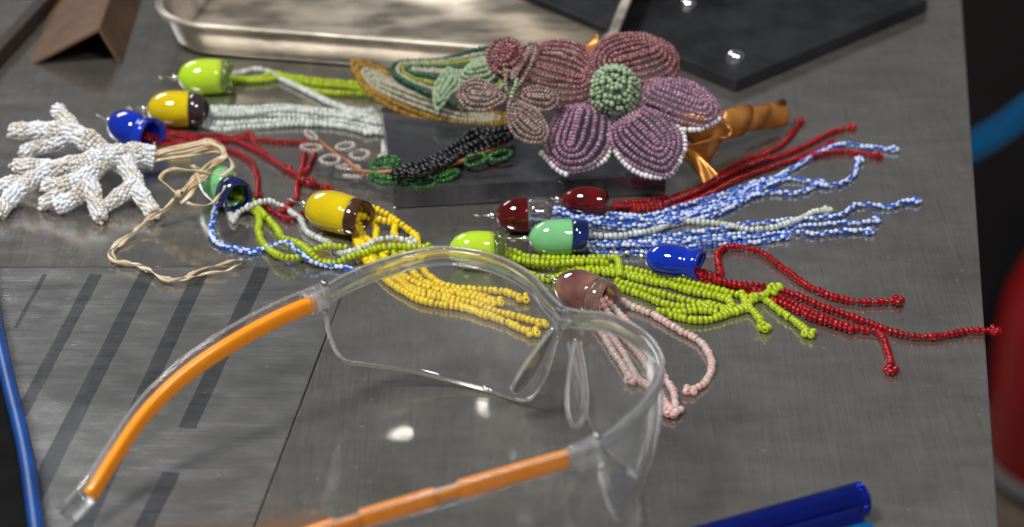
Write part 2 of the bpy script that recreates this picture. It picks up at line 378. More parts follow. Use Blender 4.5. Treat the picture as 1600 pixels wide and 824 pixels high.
# ------------------------------------------------------------------ the setting
def quad(pts): return [p[:2] for p in pts]
e0, e1 = P(1503, 0), P(1560, 824); ed = nrm(e1-e0)
R0, R1 = e0-ed*.35, e1+ed*.15
seam_a, seam_b = P(548, 432), P(400, 824); sd = nrm(seam_b-seam_a); pc = P(552, 415)   # panel corner
pl = P(-60, 417); ld = nrm(pl-pc)
far_l, near_l = np.array([-.55, R0[1], 0]), np.array([-.55, R1[1], 0])
gap = .0005
mb = MB()    # table sheet: everything but the lift-out panel on the left
pcx = pc[:2]; sb = pc+sd*((R1[1]-pc[1])/sd[1]); lw = pc+ld*((-.55-pc[0])/ld[0])
mb.prism([lw[:2], pcx, sb[:2], R1[:2], R0[:2], far_l[:2]], -.002, 0)
tt = mb.build('steel_table_top', 'steel_table', None, sm=False, bevel=.0006); tag(tt, kind='structure')
tag(tt, 'brushed grey steel worktable sheet with fine scratches')
nn = np.array([-sd[1], sd[0], 0]); nn = nn if nn[0] < 0 else -nn; md = np.array([-ld[1], ld[0], 0]); md = md if md[1] < 0 else -md
c2 = pc+nn*gap+md*gap; sb2 = c2+sd*((R1[1]-c2[1])/sd[1]); lw2 = c2+ld*((-.55-c2[0])/ld[0])
panel = MB().prism([lw2[:2], near_l[:2], sb2[:2], c2[:2]], -.002, -.0002).build('steel_table_panel', 'steel_panel', None, origin=(c2[0]-.1, c2[1]-.1, 0), sm=False, bevel=.0005)
tag(panel, 'lighter steel panel let into the table with dark slanting strips', kind='structure')
MB().prism([(lw2[0], lw2[1]+.004), (c2[0]+.004, c2[1]+.004), (sb2[0]+.004, sb2[1]), (near_l[0], near_l[1])], -.006, -.004).build('under_tray', 'dark_wood', panel, sm=False)
for a, b, wd in (((150, 428), (-20, 745), 4.8), ((232, 424), (10, 860), 6.4), ((316, 420), (112, 860), 6.0), ((410, 418), (292, 668), 6.2), ((268, 738), (206, 860), 6.2), ((70, 428), (24, 512), 1.6)):
    A, B = P(*a), P(*b); d = nrm(B-A); s_ = np.array([-d[1], d[0], 0])*wd*.0005
    n_ = 14; L_ = [A+(B-A)*i/n_ for i in range(n_+1)]
    poly = [p+s_*rng.uniform(.93, 1.05) for p in L_]+[p-s_*rng.uniform(.93, 1.05) for p in L_[::-1]]
    v = [(q[0], q[1], -.00012) for q in poly]; m_ = len(L_)
    f = [(i, i+1, 2*m_-2-i, 2*m_-1-i) for i in range(n_)]
    MB().add(v, [tuple(reversed(q)) for q in f]).build('dark_strip', 'steel_strip', panel, sm=False)
# folded-down edge of the sheet, and what lies beyond it on the right
nE = np.array([-ed[1], ed[0], 0]); nE = nE if nE[0] > 0 else -nE
o = MB().prism([R0[:2], R1[:2], (R1-nE*.0015)[:2], (R0-nE*.0015)[:2]], -.04, -.0022).build('edge_fold', 'steel_table', tt, sm=False)
fl = MB().add([(-3, -2, -.86), (4, -2, -.86), (4, 4, -.86), (-3, 4, -.86)], [(0, 1, 2, 3)]).build('floor', 'floor_tan', None, sm=False); tag(fl, kind='structure')

# ------------------------------------------------------------------ tray, angle piece, plate, slab
def rrect(cx, cy, u, v_, hw, hd, r, n=8):
    out = []
    for sx, sy, a0 in ((1, 1, 0), (-1, 1, 90), (-1, -1, 180), (1, -1, 270)):
        for i in range(n+1):
            a = math.radians(a0+90*i/n); x = sx*(hw-r)+r*math.cos(a); y = sy*(hd-r)+r*math.sin(a)
            out.append(np.array([cx, cy])+u[:2]*x+v_[:2]*y)
    return out
A, B = P(262, 37, 19), P(830, 81, 19); u = nrm(B-A); v_ = np.array([-u[1], u[0], 0])
cl = A-u*.012; cr = P(948, 88, 19); wd = np.dot(cr-cl, u); hd = .16
cen = cl+u*wd/2+v_*(hd)
t = thing('baking_tray', (cen[0], cen[1], 0), 'stained stainless steel tray with rolled rim and rounded corners', 'tray')
prof = [(0, 19.0), (-.9, 20.2), (-2.2, 20.0), (-2.6, 18.9), (-3.4, 18), (-5.5, 12), (-8.5, 4.2), (-11, 2.0)]      # inset, height: rim, wall, floor
out_prof = [(-.4, 18), (-1.8, 17.6), (-4.5, 11.5), (-7.5, 3.2), (-10.5, .6)]
def ring(ins, z): return [(*q, z*.001) for q in rrect(cen[0], cen[1], u, v_, wd/2+ins*.001, hd+ins*.001, .028+ins*.001)]
mb = MB(); rings = [ring(i, z) for i, z in prof]; n = len(rings[0]); vv = [q for r_ in rings for q in r_]
mb.add(vv, [(i*n+k, (i+1)*n+k, (i+1)*n+(k+1) % n, i*n+(k+1) % n) for i in range(len(rings)-1) for k in range(n)]+[tuple((len(rings)-1)*n+k for k in range(n))])
rings = [ring(0, 19)]+[ring(i, z) for i, z in out_prof]; vv = [q for r_ in rings for q in r_]
mb.add(vv, [(i*n+k, i*n+(k+1) % n, (i+1)*n+(k+1) % n, (i+1)*n+k) for i in range(len(rings)-1) for k in range(n)]+[tuple((len(rings)-1)*n+k for k in reversed(range(n)))])
mb.build('pan', 'steel_tray', t)
rp = np.array([(q[0], q[1], .0192) for q in rrect(cen[0], cen[1], u, v_, wd/2+.0004, hd+.0004, .028)]+[(*rrect(cen[0], cen[1], u, v_, wd/2+.0004, hd+.0004, .028)[0], .0192)])
MB().tube(rp, .0011, 8, cap=False).build('rolled_rim', 'steel_tray', t)
# brown angle piece standing like a tent
fl_, fr_ = P(45, 101), P(191, 101); apx = P(155, 44, 18); back = nrm(P(84, 0)-P(45, 101)); Lb = .16
t = thing('folded_card', (fl_+fr_)/2+back*.05, 'brown folded card standing like a low tent', 'card')
def slabq(p, q, th, nm):
    nv = nrm(np.cross(q-p, back)); nv = nv if nv[2] < 0 else -nv
    a = [p, q, q+nv*th, p+nv*th]; b = [x+back*Lb for x in a]
    MB().add(a+b, [(0, 1, 2, 3), (7, 6, 5, 4), (0, 4, 5, 1), (1, 5, 6, 2), (2, 6, 7, 3), (3, 7, 4, 0)]).build(nm, 'card_brown', t, sm=False, bevel=.0004)
apx[1] = fl_[1]; slabq(apx, fl_, .0016, 'card_flap'); slabq(apx+np.array([.0002, 0, .0002]), fr_, .0016, 'card_flap')
# black plate with bolts
pcn = P(1150, 126, 6); pa = nrm(P(1060, 89, 6)-pcn); pb = nrm(P(1450, 0, 6)-pcn)
t = thing('black_plate', (pcn[0], pcn[1]+.05, 0), 'thick black metal base plate fixed with domed bolts', 'plate')
q = [pcn, pcn+pb*.135, pcn+pb*.135+pa*.16, pcn+pa*.16]
MB().prism(quad(q), .0003, .006).build('plate', 'black_iron', t, sm=False, bevel=.0006)
def dome(c, r, h): return [(0, r*1.0), (h*.35, r*.96), (h*.65, r*.78), (h*.88, r*.48), (h, r*.02)]
for px in ((1150, 89), (1075, 6)):
    c = P(px[0], px[1], 6); MB().lathe(dome(c, .0044, .0034), c, np.array([0, 0, 1.0]), 24).build('bolt', 'silver', t)
br = [P(1000, 16, 6), P(1142, 10, 6)]; bu = nrm(br[1]-br[0]); bv_ = np.array([-bu[1], bu[0], 0])
MB().prism(quad([br[0]+bv_*.012, br[1]+bv_*.012, br[1]+bv_*.05, br[0]+bv_*.05]), .006, .016).build('bracket', 'black_iron', t, sm=False, bevel=.0008)
# slab under the flower
s0, s1 = P(615, 327), P(1040, 305); su = nrm(s1-s0); sv = np.array([-su[1], su[0], 0]); sl = P(631, 194, 10)
sdepth = np.dot(sl-s0, sv)+.018
o = MB().prism(quad([s0, s1, s1+sv*sdepth, s0+sv*sdepth]), .0002, .010).build('steel_block', 'steel_slab', None, origin=((s0+s1)/2+sv*sdepth/2), sm=False, bevel=.0007)
tag(o, 'dark polished flat metal block lying under the beaded flower', 'block')
# dark bar, top left
b0, b1 = P(-30, 100, 4), P(110, -50, 4); bd = nrm(b1-b0); bn = np.array([-bd[1], bd[0], 0])
o = MB().prism(quad([b0-bd*.05, b0-bd*.05-bn*.006, b1-bn*.006, b1]), .0002, .007).build('dark_bar', 'dark_wood', None, origin=(b0+b1)/2*np.array([1, 1, 0]), sm=False, bevel=.0006)
tag(o, 'narrow dark bar lying behind the brown folded card', 'bar')

# ------------------------------------------------------------------ beyond the table edge
base = P(1690, 742, -860); base = np.array([base[0], base[1], -.86])
t = thing('red_canister', base, 'rounded red canister on the floor past the table edge', 'canister')
k = .094
MB().lathe([(0.0, .0), (0.0, k*.90), (.006, k*.95), (.012, k*.95)], base, np.array([0, 0, 1.0]), 40).build('shade_ring', 'matt_black', t)  # black ring paints in the shadow line under the canister
MB().lathe([(.0122, k*.98), (.03, k), (.0303, k)], base, np.array([0, 0, 1.0]), 40).build('band', 'grey_band', t)
MB().lathe([(.0305, k), (.05, k*1.01), (.15, k*1.01), (.19, k*.95), (.225, k*.8), (.25, k*.5), (.258, k*.2), (.26, 0)], base, np.array([0, 0, 1.0]), 40).build('body', 'red_paint', t)
cfy = base[1]+k+.03
o = MB().prism([(.30, cfy), (2.2, cfy), (2.2, cfy+.5), (.30, cfy+.5)], -.859, .30).build('black_cabinet', 'black_cabinet', None, origin=(base[0], cfy+.25, -.859), sm=False, bevel=.004)
tag(o, 'plain black cabinet standing on the floor beyond the table', 'cabinet')
hp = smooth([P(1440, 262, -150), P(1500, 238, -150), P(1560, 205, -150), P(1620, 160, -150), P(1700, 90, -150)])
o = MB().tube(hp, .0092, 16).build('blue_hose', 'blue_hose', None, origin=hp[len(hp)//2]); tag(o, 'thick bright blue hose curving past the table edge', 'hose')

# ------------------------------------------------------------------ glass rods
def rod(a, b, r, m, label, group=None, hexa=12, bore=0.0):
    A, B = np.array(a), np.array(b); L_ = np.linalg.norm(B-A); ch = r*.12
    if bore: pr = [(0, r*bore), (0, r-ch), (ch, r), (L_-ch, r), (L_, r-ch), (L_, r*bore)]
    else: pr = [(0, 0), (0, r-ch), (ch, r), (L_-ch, r), (L_-ch*.2, r-ch*1.2), (L_, 0)]
    o = MB().lathe(pr, A, nrm(B-A), hexa, closed=bool(bore)).build('glass_rod', m, None, origin=(A+B)/2)
    sh = o.modifiers.new('edge', 'EDGE_SPLIT'); sh.split_angle = math.radians(40); tag(o, label, 'rod', group); return o
rA, rB = P(985, 880, 6.2), P(1349, 779, 6.2); rod(rA, rB, .0060, 'blue_rod', 'thick dark blue glass rod, topmost of the rods by the table edge', hexa=24, bore=.45)
rA, rB = P(985, 914, 5.0), P(1341, 815, 5.0); rod(rA, rB, .0050, 'blue_rod', 'dark blue glass rod between the topmost rod and the bright cyan rod', hexa=18)
rA, rB = P(1000, 930, 4.0), P(1362, 832, 4.0); rod(rA, rB, .0040, 'cyan_rod', 'bright cyan blue glass rod lying alongside two dark blue rods', hexa=16)
pth = smooth(P3([(-28, 380), (-8, 500), (13, 595), (39, 703), (57, 824), (66, 900)], 7))
o = MB().tube(pth, .0027, 16).build('blue_rod', 'blue_cord', None, origin=pth[len(pth)//2]); tag(o, 'slim deep blue rod lying along the edge of a black slab', 'rod')
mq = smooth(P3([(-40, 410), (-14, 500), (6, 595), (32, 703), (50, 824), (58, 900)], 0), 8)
poly = [q[:2] for q in mq]+[(mq[-1][0]-.12, mq[-1][1]), (mq[0][0]-.12, mq[0][1])]  # plain black slab added along the left of the blue rod
o = MB().prism(poly, .0001, .0042).build('black_slab', 'matt_black', None, origin=(mq[0][0]-.05, mq[5][1]-.05, 0), sm=False, bevel=.0004); tag(o, 'flat black slab under the slim blue rod', 'mat')

# ------------------------------------------------------------------ jellyfish ornaments: glass bell, bead strands, eye pin
def bell(root, tip, rim, dia, m_bell, m_rim, z0=None, z1=None, style='plain', rimf=.17, shape=None):
    r = dia*.0005; A = P(tip[0], tip[1], z0 if z0 is not None else dia/2); B = P(rim[0], rim[1], z1 if z1 is not None else dia/2)
    ax = nrm(B-A); L = np.linalg.norm(B-A); ph = rng.uniform(0, 6)
    if style == 'egg': sh = [(0, 0), (.015, .2), (.05, .42), (.12, .66), (.25, .88), (.42, 1), (.6, 1), (.78, .9), (.9, .72), (.97, .5), (1.0, .3)]
    elif style == 'cap': sh = [(0, 0), (.015, .22), (.05, .45), (.12, .70), (.24, .90), (.42, 1), (.60, 1), (.70, .93), (.74, .86), (.80, .90), (.90, 1.0), (1.0, 1.03)]
    else: sh = [(0, 0), (.015, .24), (.05, .46), (.12, .70), (.24, .89), (.40, .99), (.55, 1.0), (.72, .97), (.86, .92), (1.0, .88)]
    cut = 1-rimf
    s_ = [q for q in sh if q[0] < cut]; rc = np.interp(cut, [q[0] for q in sh], [q[1] for q in sh]); s_.append((cut, rc))
    wall = .0016/r
    outer = [(q[0]*L, q[1]*r) for q in s_]
    inner = [(q[0]*L+(.0016 if q[0] < .2 else 0), max(0, q[1]-wall)*r) for q in s_[::-1] if q[0] > .04]
    wv = lambda a, h: 1+.030*math.sin(2*a+ph)+.018*math.sin(3*a+ph*2+h*60)
    lip = lambda a: .035*L*math.sin(2*a+ph)+.02*L*math.sin(3*a+1.3*ph)
    wob = lambda i, a, h, r_: (h+lip(a)*max(0, (h/L-.55)/.45), r_*wv(a, h))
    MB().lathe(outer+inner, A, ax, 40, wob=wob).build('bell', m_bell, root)
    if style != 'egg' and m_rim:
        s2 = [(cut, rc)]+[q for q in sh if q[0] > cut]
        if len(s2) == 2: s2 = [s2[0], ((cut+1)/2, (s2[0][1]+s2[1][1])/2), s2[1]]
        o2 = [(q[0]*L+.00003, q[1]*r*1.012) for q in s2]; e = o2[-1]; o2.append((e[0]+.0005, e[1]-.0007))
        i2 = [(q[0]*L+.0003, (q[1]-wall*1.05)*r) for q in s2[::-1]]
        MB().lathe(o2+i2, A, ax, 40, wob=wob, closed=True).build('rim', m_rim, root)
    # eye pin: silver bead and wire loop at the tip
    pn = MB().tube(np.array([A-ax*.006, A+ax*.003]), .0004, 6).build('eye_pin', 'wire', root)
    b = A-ax*.0014; MB().lathe([(-.0013, .0003), (-.0010, .0010), (0, .0014), (.0010, .0010), (.0013, .0003)], b, ax, 14).build('silver_bead', 'silver', pn)
    lc = A-ax*.0075; sx = nrm(np.cross(ax, [0, 0, 1.0])); a = np.linspace(0, 2*math.pi, 18)
    MB().tube(lc+.0017*(np.outer(np.cos(a), ax)+np.outer(np.sin(a), nrm(sx+np.array([0, 0, .7])))), .00035, 6).build('loop', 'wire', pn)
    return A, B
def jelly(label, tip, rim, dia, mb_, mr, group='beaded glass jellyfish on the worktable', limit=300, **kw):
    c = (P(*tip)+P(*rim))/2; t = thing('jellyfish_ornament', (c[0], c[1], 0), label, 'ornament', group)
    bell(t, tip, rim, dia, mb_, mr, **kw); return Strands(t, limit)

# lime bell, back of the table
S = jelly('lime glass jellyfish with lime and clear strands beside the brown folded card', (278, 121), (362, 119), 15.5, 'bell_lime', 'rim_lime')
S.add('lime_s', [(356, 122), (404, 123), (427, 114), (453, 122), (491, 131), (529, 134), (570, 139), (600, 143)], False)
S.add('lime_s', [(354, 125), (408, 126), (440, 122), (477, 138), (515, 145), (573, 147), (603, 151)], False)
S.add('lime_s', [(430, 116), (462, 121), (510, 127), (564, 131), (590, 133)], False)
S.add('frost_s', [(360, 116), (380, 112), (398, 108), (418, 111), (442, 125), (477, 142), (515, 162), (550, 175), (580, 183)], False)
S.add('frost_s', [(440, 122), (470, 136), (510, 156), (545, 170), (575, 174)], False)
S.add('lime_s', [(596, 182), (616, 180), (640, 186)], False)
# yellow bell with white strands
S = jelly('yellow glass jellyfish with dark rim and long white strands', (230, 170), (318, 171), 16.5, 'bell_yellow', 'rim_plum', rimf=.24)
for pts in ([(308, 177), (325, 170), (346, 168), (389, 169), (439, 166), (491, 171), (550, 177), (608, 171)],
            [(308, 181), (375, 176), (462, 176), (550, 187), (608, 196), (626, 202), (618, 235), (624, 249)],
            [(310, 187), (375, 184), (430, 180), (500, 184), (560, 195), (600, 205)],
            [(312, 192), (375, 192), (462, 188), (550, 200), (602, 211), (600, 225), (600, 243)],
            [(312, 196), (345, 203), (375, 200), (448, 195), (520, 196), (570, 206)],
            [(309, 183), (318, 194), (350, 195), (410, 190), (470, 193), (530, 190), (590, 188), (625, 195), (612, 222), (610, 246)],
            [(318, 175), (360, 172), (410, 173), (460, 170), (520, 180), (585, 182)]):
    S.add('frost_s', pts, False)
S.add('frost_s', [(320, 180, 3.2), (375, 180, 3.2), (440, 172, 3.2), (500, 178, 3.2), (545, 183, 3.2)], False)
# blue bell with red strands (left)
S = jelly('cobalt blue glass jellyfish with dark red strands next to the beaded coral', (174, 189), (236, 213), 15.0, 'bell_blue', 'bell_blue', style='cap', rimf=.02)
S.add('red_s', [(226, 209, 5), (240, 210, 3), (258, 210), (302, 218), (346, 220), (389, 217), (427, 221), (468, 222)], False)
S.add('red_s', [(226, 215, 5), (240, 222, 3), (262, 226), (300, 226), (346, 231), (381, 245), (397, 262), (403, 285), (402, 303)], False)
S.add('red_s', [(228, 207, 6), (250, 204), (300, 212), (340, 212), (372, 222), (410, 241), (433, 255), (462, 273), (491, 287), (508, 293)], False)
S.add('red_s', [(230, 212, 6), (280, 222), (330, 224), (370, 214), (392, 210), (400, 228), (420, 246), (446, 262)], False)
S.add('red_s', [(484, 225), (491, 236), (482, 262), (468, 279), (463, 299), (464, 310), (452, 318), (446, 326)], False)
S.add('red_s', [(476, 240), (472, 262), (468, 279, 3.4), (480, 284, 3.4)], False)
S.add('red_s', [(410, 318), (420, 327), (437, 337), (452, 344), (470, 338)], False)
# mint bell, near the raffia bow
S = jelly('mint glass jellyfish with navy rim under the raffia bow, lime and striped strands', (322, 272), (372, 308), 16.0, 'bell_mint', 'rim_navy', rimf=.22)
S.add('lime', [(360, 300, 5), (378, 306, 4), (395, 315, 4), (406, 329, 3), (423, 346), (434, 360), (442, 372), (467, 381), (484, 394, 3.5), (501, 409), (523, 411), (546, 402, 4), (574, 393, 4), (601, 386, 4), (635, 386, 4), (663, 388, 3)])
S.add('lime', [(362, 303, 5), (384, 315, 3), (404, 338), (404, 363), (415, 385), (437, 400, 3.6), (456, 403, 3.6), (474, 402)])
S.add('lime', [(480, 398), (493, 391, 3.6), (509, 385, 4), (540, 387, 3)], end=False)
S.add('lime', [(575, 396), (587, 404), (598, 410), (612, 404), (618, 400)])
S.add('frost', [(350, 309, 5), (357, 328), (365, 346), (371, 334), (389, 323, 4), (417, 314, 5), (440, 323), (456, 332), (470, 343), (479, 362), (501, 374), (516, 381), (532, 396), (565, 388, 5), (588, 376, 5), (613, 372, 5), (636, 376, 4)])
S.add('stripe', [(340, 313, 5), (335, 337), (329, 360), (337, 378), (367, 387), (395, 392), (412, 389), (426, 383, 3.6), (448, 379, 4), (467, 394, 4), (484, 407, 3), (507, 415), (537, 418), (554, 423)], False)
S.add('stripe', [(338, 315, 4), (333, 340), (331, 362), (343, 382), (367, 390), (398, 396)], False, end=False)
S.add('stripe', [(604, 390), (618, 394), (632, 399)], False)
# yellow bell in front of the block
S = jelly('yellow glass jellyfish with brown rim and yellow strands running under the glasses', (480, 320), (566, 343), 16.8, 'bell_yellow', 'rim_brown', rimf=.17)
S.add('yellow', [(560, 328, 8), (575, 325, 8), (590, 328, 7), (613, 341, 5), (635, 357, 3), (651, 371), (654, 387), (655, 404), (663, 424), (683, 441), (702, 448), (726, 451), (747, 453), (771, 454), (792, 457), (811, 464)])
S.add('yellow', [(556, 335, 8), (574, 339, 6), (601, 345, 5), (616, 350, 3), (617, 366), (628, 392), (645, 424), (660, 439), (690, 452), (720, 457), (748, 462), (771, 470)])
S.add('yellow', [(553, 340, 6), (555, 355, 3), (562, 374), (564, 398), (578, 413), (597, 430), (613, 445), (630, 455), (651, 467), (678, 474), (720, 481), (752, 488), (774, 497), (795, 505), (816, 515), (826, 518)])
S.add('yellow', [(557, 343, 6), (563, 356, 3), (565, 378), (580, 405), (606, 427), (628, 441), (646, 452), (683, 461), (715, 468), (747, 476), (768, 485), (800, 493), (827, 500), (840, 504)])
S.add('yellow', [(560, 337, 7), (580, 344, 5), (587, 358), (588, 376), (600, 404), (624, 428), (640, 437), (662, 447), (694, 456), (726, 462), (752, 469), (771, 478)], end=False)
S.add('yellow', [(552, 338, 7), (546, 352, 3), (556, 372), (560, 385), (572, 395), (590, 415), (620, 436), (650, 459), (690, 467), (735, 484), (760, 494)], False, end=False)
S.add('yellow', [(558, 352, 3), (571, 372), (588, 384), (604, 396)], False, end=False)
# dark red bells by the block
S = jelly('dark red glass jellyfish with clear rim and blue striped strands', (775, 337), (860, 336), 14.2, 'bell_red', 'rim_clear', rimf=.42)
S.add('stripe', [(835, 338, 4), (857, 328, 5), (876, 327, 4), (898, 338), (920, 338), (945, 335), (973, 336), (1008, 338), (1040, 330), (1071, 320), (1103, 311), (1137, 301), (1180, 285), (1210, 278), (1228, 269), (1252, 255), (1277, 240), (1298, 231), (1319, 225), (1343, 228), (1368, 231), (1391, 233)], False)
S.add('stripe', [(835, 342, 4), (898, 346), (929, 344), (961, 346), (1008, 349), (1055, 341), (1087, 331), (1131, 318), (1161, 306), (1186, 295), (1210, 287), (1228, 279), (1252, 281), (1277, 287), (1298, 290), (1319, 284), (1334, 273), (1342, 252)], False)
S.add('stripe', [(838, 345, 4), (900, 351), (929, 351), (967, 357), (1008, 357), (1055, 350), (1087, 342), (1118, 335), (1146, 322), (1177, 306), (1210, 300), (1237, 302), (1258, 298), (1279, 286)], False)
S.add('stripe', [(850, 333, 4), (880, 333, 4), (910, 342, 3), (960, 341, 3), (1008, 344, 3), (1050, 336), (1090, 325), (1131, 311), (1165, 297), (1200, 283), (1230, 275)], False, end=False)
S.add('stripe', [(845, 347), (880, 342), (930, 347, 3), (980, 352, 3), (1030, 350, 3), (1070, 340, 3), (1110, 328), (1150, 314), (1186, 300)], False, end=False)
S = jelly('egg shaped dark red glass ornament with red bead strands against the metal block', (877, 312), (962, 316), 11.8, 'bell_red', None, style='egg')
S.add('red_s', [(962, 318, 4), (992, 316), (1024, 312), (1055, 307), (1080, 298), (1103, 287), (1137, 266), (1167, 250), (1198, 238), (1222, 225), (1237, 208), (1248, 192)], False)
S.add('red_s', [(960, 323, 4), (1008, 322), (1055, 316), (1086, 306), (1125, 284), (1161, 266), (1192, 254), (1228, 241), (1258, 228), (1283, 214), (1307, 204), (1325, 200)], False)
S.add('red_s', [(962, 326), (1010, 327), (1055, 322), (1101, 306), (1146, 283), (1180, 270), (1216, 258), (1252, 245), (1283, 232), (1301, 221)], False, end=False)
S.add('red_s', [(1040, 318, 3.4), (1086, 300, 3.4), (1130, 276, 3.4), (1170, 258, 3.4), (1200, 247, 3.2)], False, end=False)
S.add('red_s', [(1252, 250), (1283, 241), (1313, 237), (1343, 240), (1366, 243)], False)
# mint bell by the dark red bells
S = jelly('mint glass jellyfish with navy rim and blue striped strands, clear strand on top', (826, 373), (916, 371), 14.6, 'bell_mint', 'rim_navy', rimf=.25)
S.add('stripe', [(905, 373, 4), (961, 371), (1008, 371), (1055, 367), (1090, 362), (1131, 358), (1155, 351), (1177, 349), (1210, 346), (1237, 343), (1274, 341), (1307, 338), (1322, 331), (1337, 320), (1362, 320), (1389, 323), (1413, 315), (1426, 314)], False)
S.add('stripe', [(903, 380, 4), (961, 379), (1008, 378), (1055, 375), (1103, 371), (1146, 367), (1186, 362), (1210, 360), (1237, 354), (1271, 352), (1307, 349), (1343, 348), (1364, 345)], False)
S.add('stripe', [(905, 388, 3), (967, 387), (1014, 385), (1055, 381), (1116, 377), (1155, 374), (1192, 369), (1228, 363), (1252, 362), (1274, 366), (1304, 362), (1337, 360), (1352, 361)], False)
S.add('stripe', [(908, 393), (945, 396), (977, 396), (1014, 393), (1050, 389), (1082, 386), (1113, 382), (1149, 380), (1192, 377), (1222, 371)], False)
S.add('stripe', [(910, 384, 4), (960, 383, 3.4), (1010, 382, 3.4), (1060, 378, 3.4), (1110, 374, 3.4), (1160, 371, 3.2), (1200, 366, 3)], False, end=False)
S.add('frost', [(915, 368, 5), (955, 369, 4), (986, 366, 4), (1024, 359, 3.4), (1043, 352), (1068, 346), (1093, 347), (1120, 349), (1149, 354, 3), (1174, 359, 3.4), (1204, 356, 3.4), (1234, 348, 3.2), (1255, 340), (1271, 331), (1285, 329)], False)
# blue bell with red strands (right)
S = jelly('cobalt blue glass jellyfish whose red strands reach past the table edge', (1008, 402), (1093, 416), 13.0, 'bell_blue', 'bell_blue', style='cap', rimf=.02)
S.add('red', [(1076, 416, 5), (1100, 426, 3), (1126, 430), (1121, 410), (1121, 396), (1134, 387), (1159, 387), (1188, 394), (1213, 412), (1239, 431), (1264, 448), (1286, 458), (1308, 466), (1337, 471), (1365, 472), (1394, 471)])
S.add('red', [(1078, 419, 5), (1098, 431, 3), (1128, 440), (1160, 444), (1192, 447), (1223, 455), (1255, 466), (1286, 480), (1318, 491), (1343, 499), (1365, 508), (1383, 514), (1400, 520), (1428, 526), (1460, 526), (1491, 521), (1517, 517), (1545, 517)])
S.add('red', [(1076, 423, 5), (1096, 437, 3), (1126, 448), (1160, 452), (1198, 459), (1232, 470), (1262, 486), (1296, 500), (1325, 510), (1350, 516), (1372, 519), (1381, 530), (1387, 546), (1391, 562), (1392, 574)])
S.add('red', [(1160, 455), (1200, 466), (1235, 480), (1268, 496), (1300, 507), (1330, 516)], end=False)
S.add('red', [(1074, 420, 6), (1100, 432, 4.6), (1130, 441, 4.4), (1165, 448, 4.2)], end=False)
# lime bell behind the glasses
S = jelly('lime glass jellyfish with a thick bundle of lime strands', (701, 391), (786, 389), 15.2, 'bell_lime', 'rim_lime', rimf=.18)
S.add('lime', [(782, 388, 5), (803, 394, 3), (825, 402), (862, 404), (903, 404), (940, 403), (962, 403), (967, 414, 3), (968, 430, 3)], end=False)
S.add('lime', [(780, 395, 4), (800, 404), (833, 413), (882, 413), (936, 414), (956, 418), (985, 421), (1015, 427), (1064, 438), (1105, 449), (1143, 458), (1167, 464), (1191, 462, 3), (1209, 452, 2.4)])
S.add('lime', [(780, 402, 4), (802, 416), (829, 429), (858, 436), (885, 428), (905, 423), (940, 425), (975, 431), (1015, 439), (1056, 447), (1097, 456), (1130, 466), (1144, 476), (1136, 483), (1112, 480)])
S.add('lime', [(1159, 459), (1167, 476), (1184, 495), (1192, 508)])
S.add('lime', [(1178, 462), (1191, 466), (1207, 477), (1226, 491), (1245, 504), (1260, 517)])
S.add('lime', [(1028, 486), (1064, 488), (1097, 485), (1126, 489), (1147, 488), (1171, 480)], end=False)
S.add('lime', [(965, 440), (1006, 452), (1048, 463), (1089, 474), (1114, 476), (1130, 482)])
S.add('lime', [(790, 397, 6), (815, 407, 4), (860, 412, 5), (910, 409, 4), (948, 411, 3)], False, end=False)
S.add('lime', [(960, 448), (995, 458), (1035, 474), (1070, 480), (1100, 478)], False, end=False)
S.add('lime', [(1048, 493), (1081, 500), (1105, 500), (1130, 493), (1155, 482), (1180, 468), (1200, 458, 3)], False)
S.add('lime', [(878, 421), (920, 419), (960, 424), (1000, 432), (1040, 443), (1080, 456), (1112, 462), (1140, 466)], False, end=False)
# pink bell
S = jelly('brownish pink glass jellyfish with pale pink strands beside the glasses', (872, 440), (948, 470), 15.5, 'bell_pink', 'rim_rose', rimf=.22)
S.add('pink', [(950, 460, 6), (965, 466, 4), (986, 478), (1023, 493), (1056, 513), (1089, 530), (1107, 550), (1112, 575), (1101, 598), (1084, 608)])
S.add('pink', [(946, 467, 6), (960, 482, 3), (977, 501), (1006, 526), (1025, 550), (1035, 583), (1052, 612), (1056, 637)])
S.add('pink', [(936, 472, 6), (938, 492, 3), (946, 513), (973, 550), (994, 588), (1010, 602), (1027, 616), (1040, 640)])
S.add('pink', [(940, 470, 7), (955, 497, 3), (978, 530), (1005, 562), (1020, 590), (1033, 618), (1048, 642)])
S.add('pink', [(930, 470, 6), (930, 495, 3), (945, 528), (968, 563), (985, 590)])

# ------------------------------------------------------------------ beaded coral and raffia
t = thing('beaded_coral', P(140, 290), 'white and clear beaded coral branch tied with raffia', 'coral')
def branch(pts, r0, r1, z):
    c = resample(smooth(P3(pts, z)), .0014); T = tangents(c); n = len(c); fr = []; ph = rng.uniform(0, 6)
    seglen = rng.integers(6, 10); off = rng.integers(0, 8)
    for i in range(n):
        r = (r0+(r1-r0)*i/max(1, n-1))*.00112*(1+.08*math.sin(i*.9+ph)); F = frame(T[i]); m = max(4, int(2*math.pi*r/.0017))
        milky = ((i+off)//seglen) % 2 == 0
        for k_ in range(m):
            a = 2*math.pi*k_/m+i*.45+rng.normal(0, .08); d = F[:, 0]*math.cos(a)+F[:, 1]*math.sin(a)
            tang = nrm(-F[:, 0]*math.sin(a)+F[:, 1]*math.cos(a)+T[i]*.25)
            mi = 0 if (milky and rng.random() < .8) or rng.random() < .25 else int(rng.choice([1, 1, 2, 3]))
            fr.append((c[i]+d*r*rng.uniform(.93, 1.07), frame(tang, rot=rng.uniform(0, 6)), mi))
    for k_ in range(5):
        fr.append((c[-1]+T[-1]*.0008+rng.normal(0, .0008, 3), frame(rng.normal(0, 1, 3)), int(rng.integers(4))))
    return fr, c
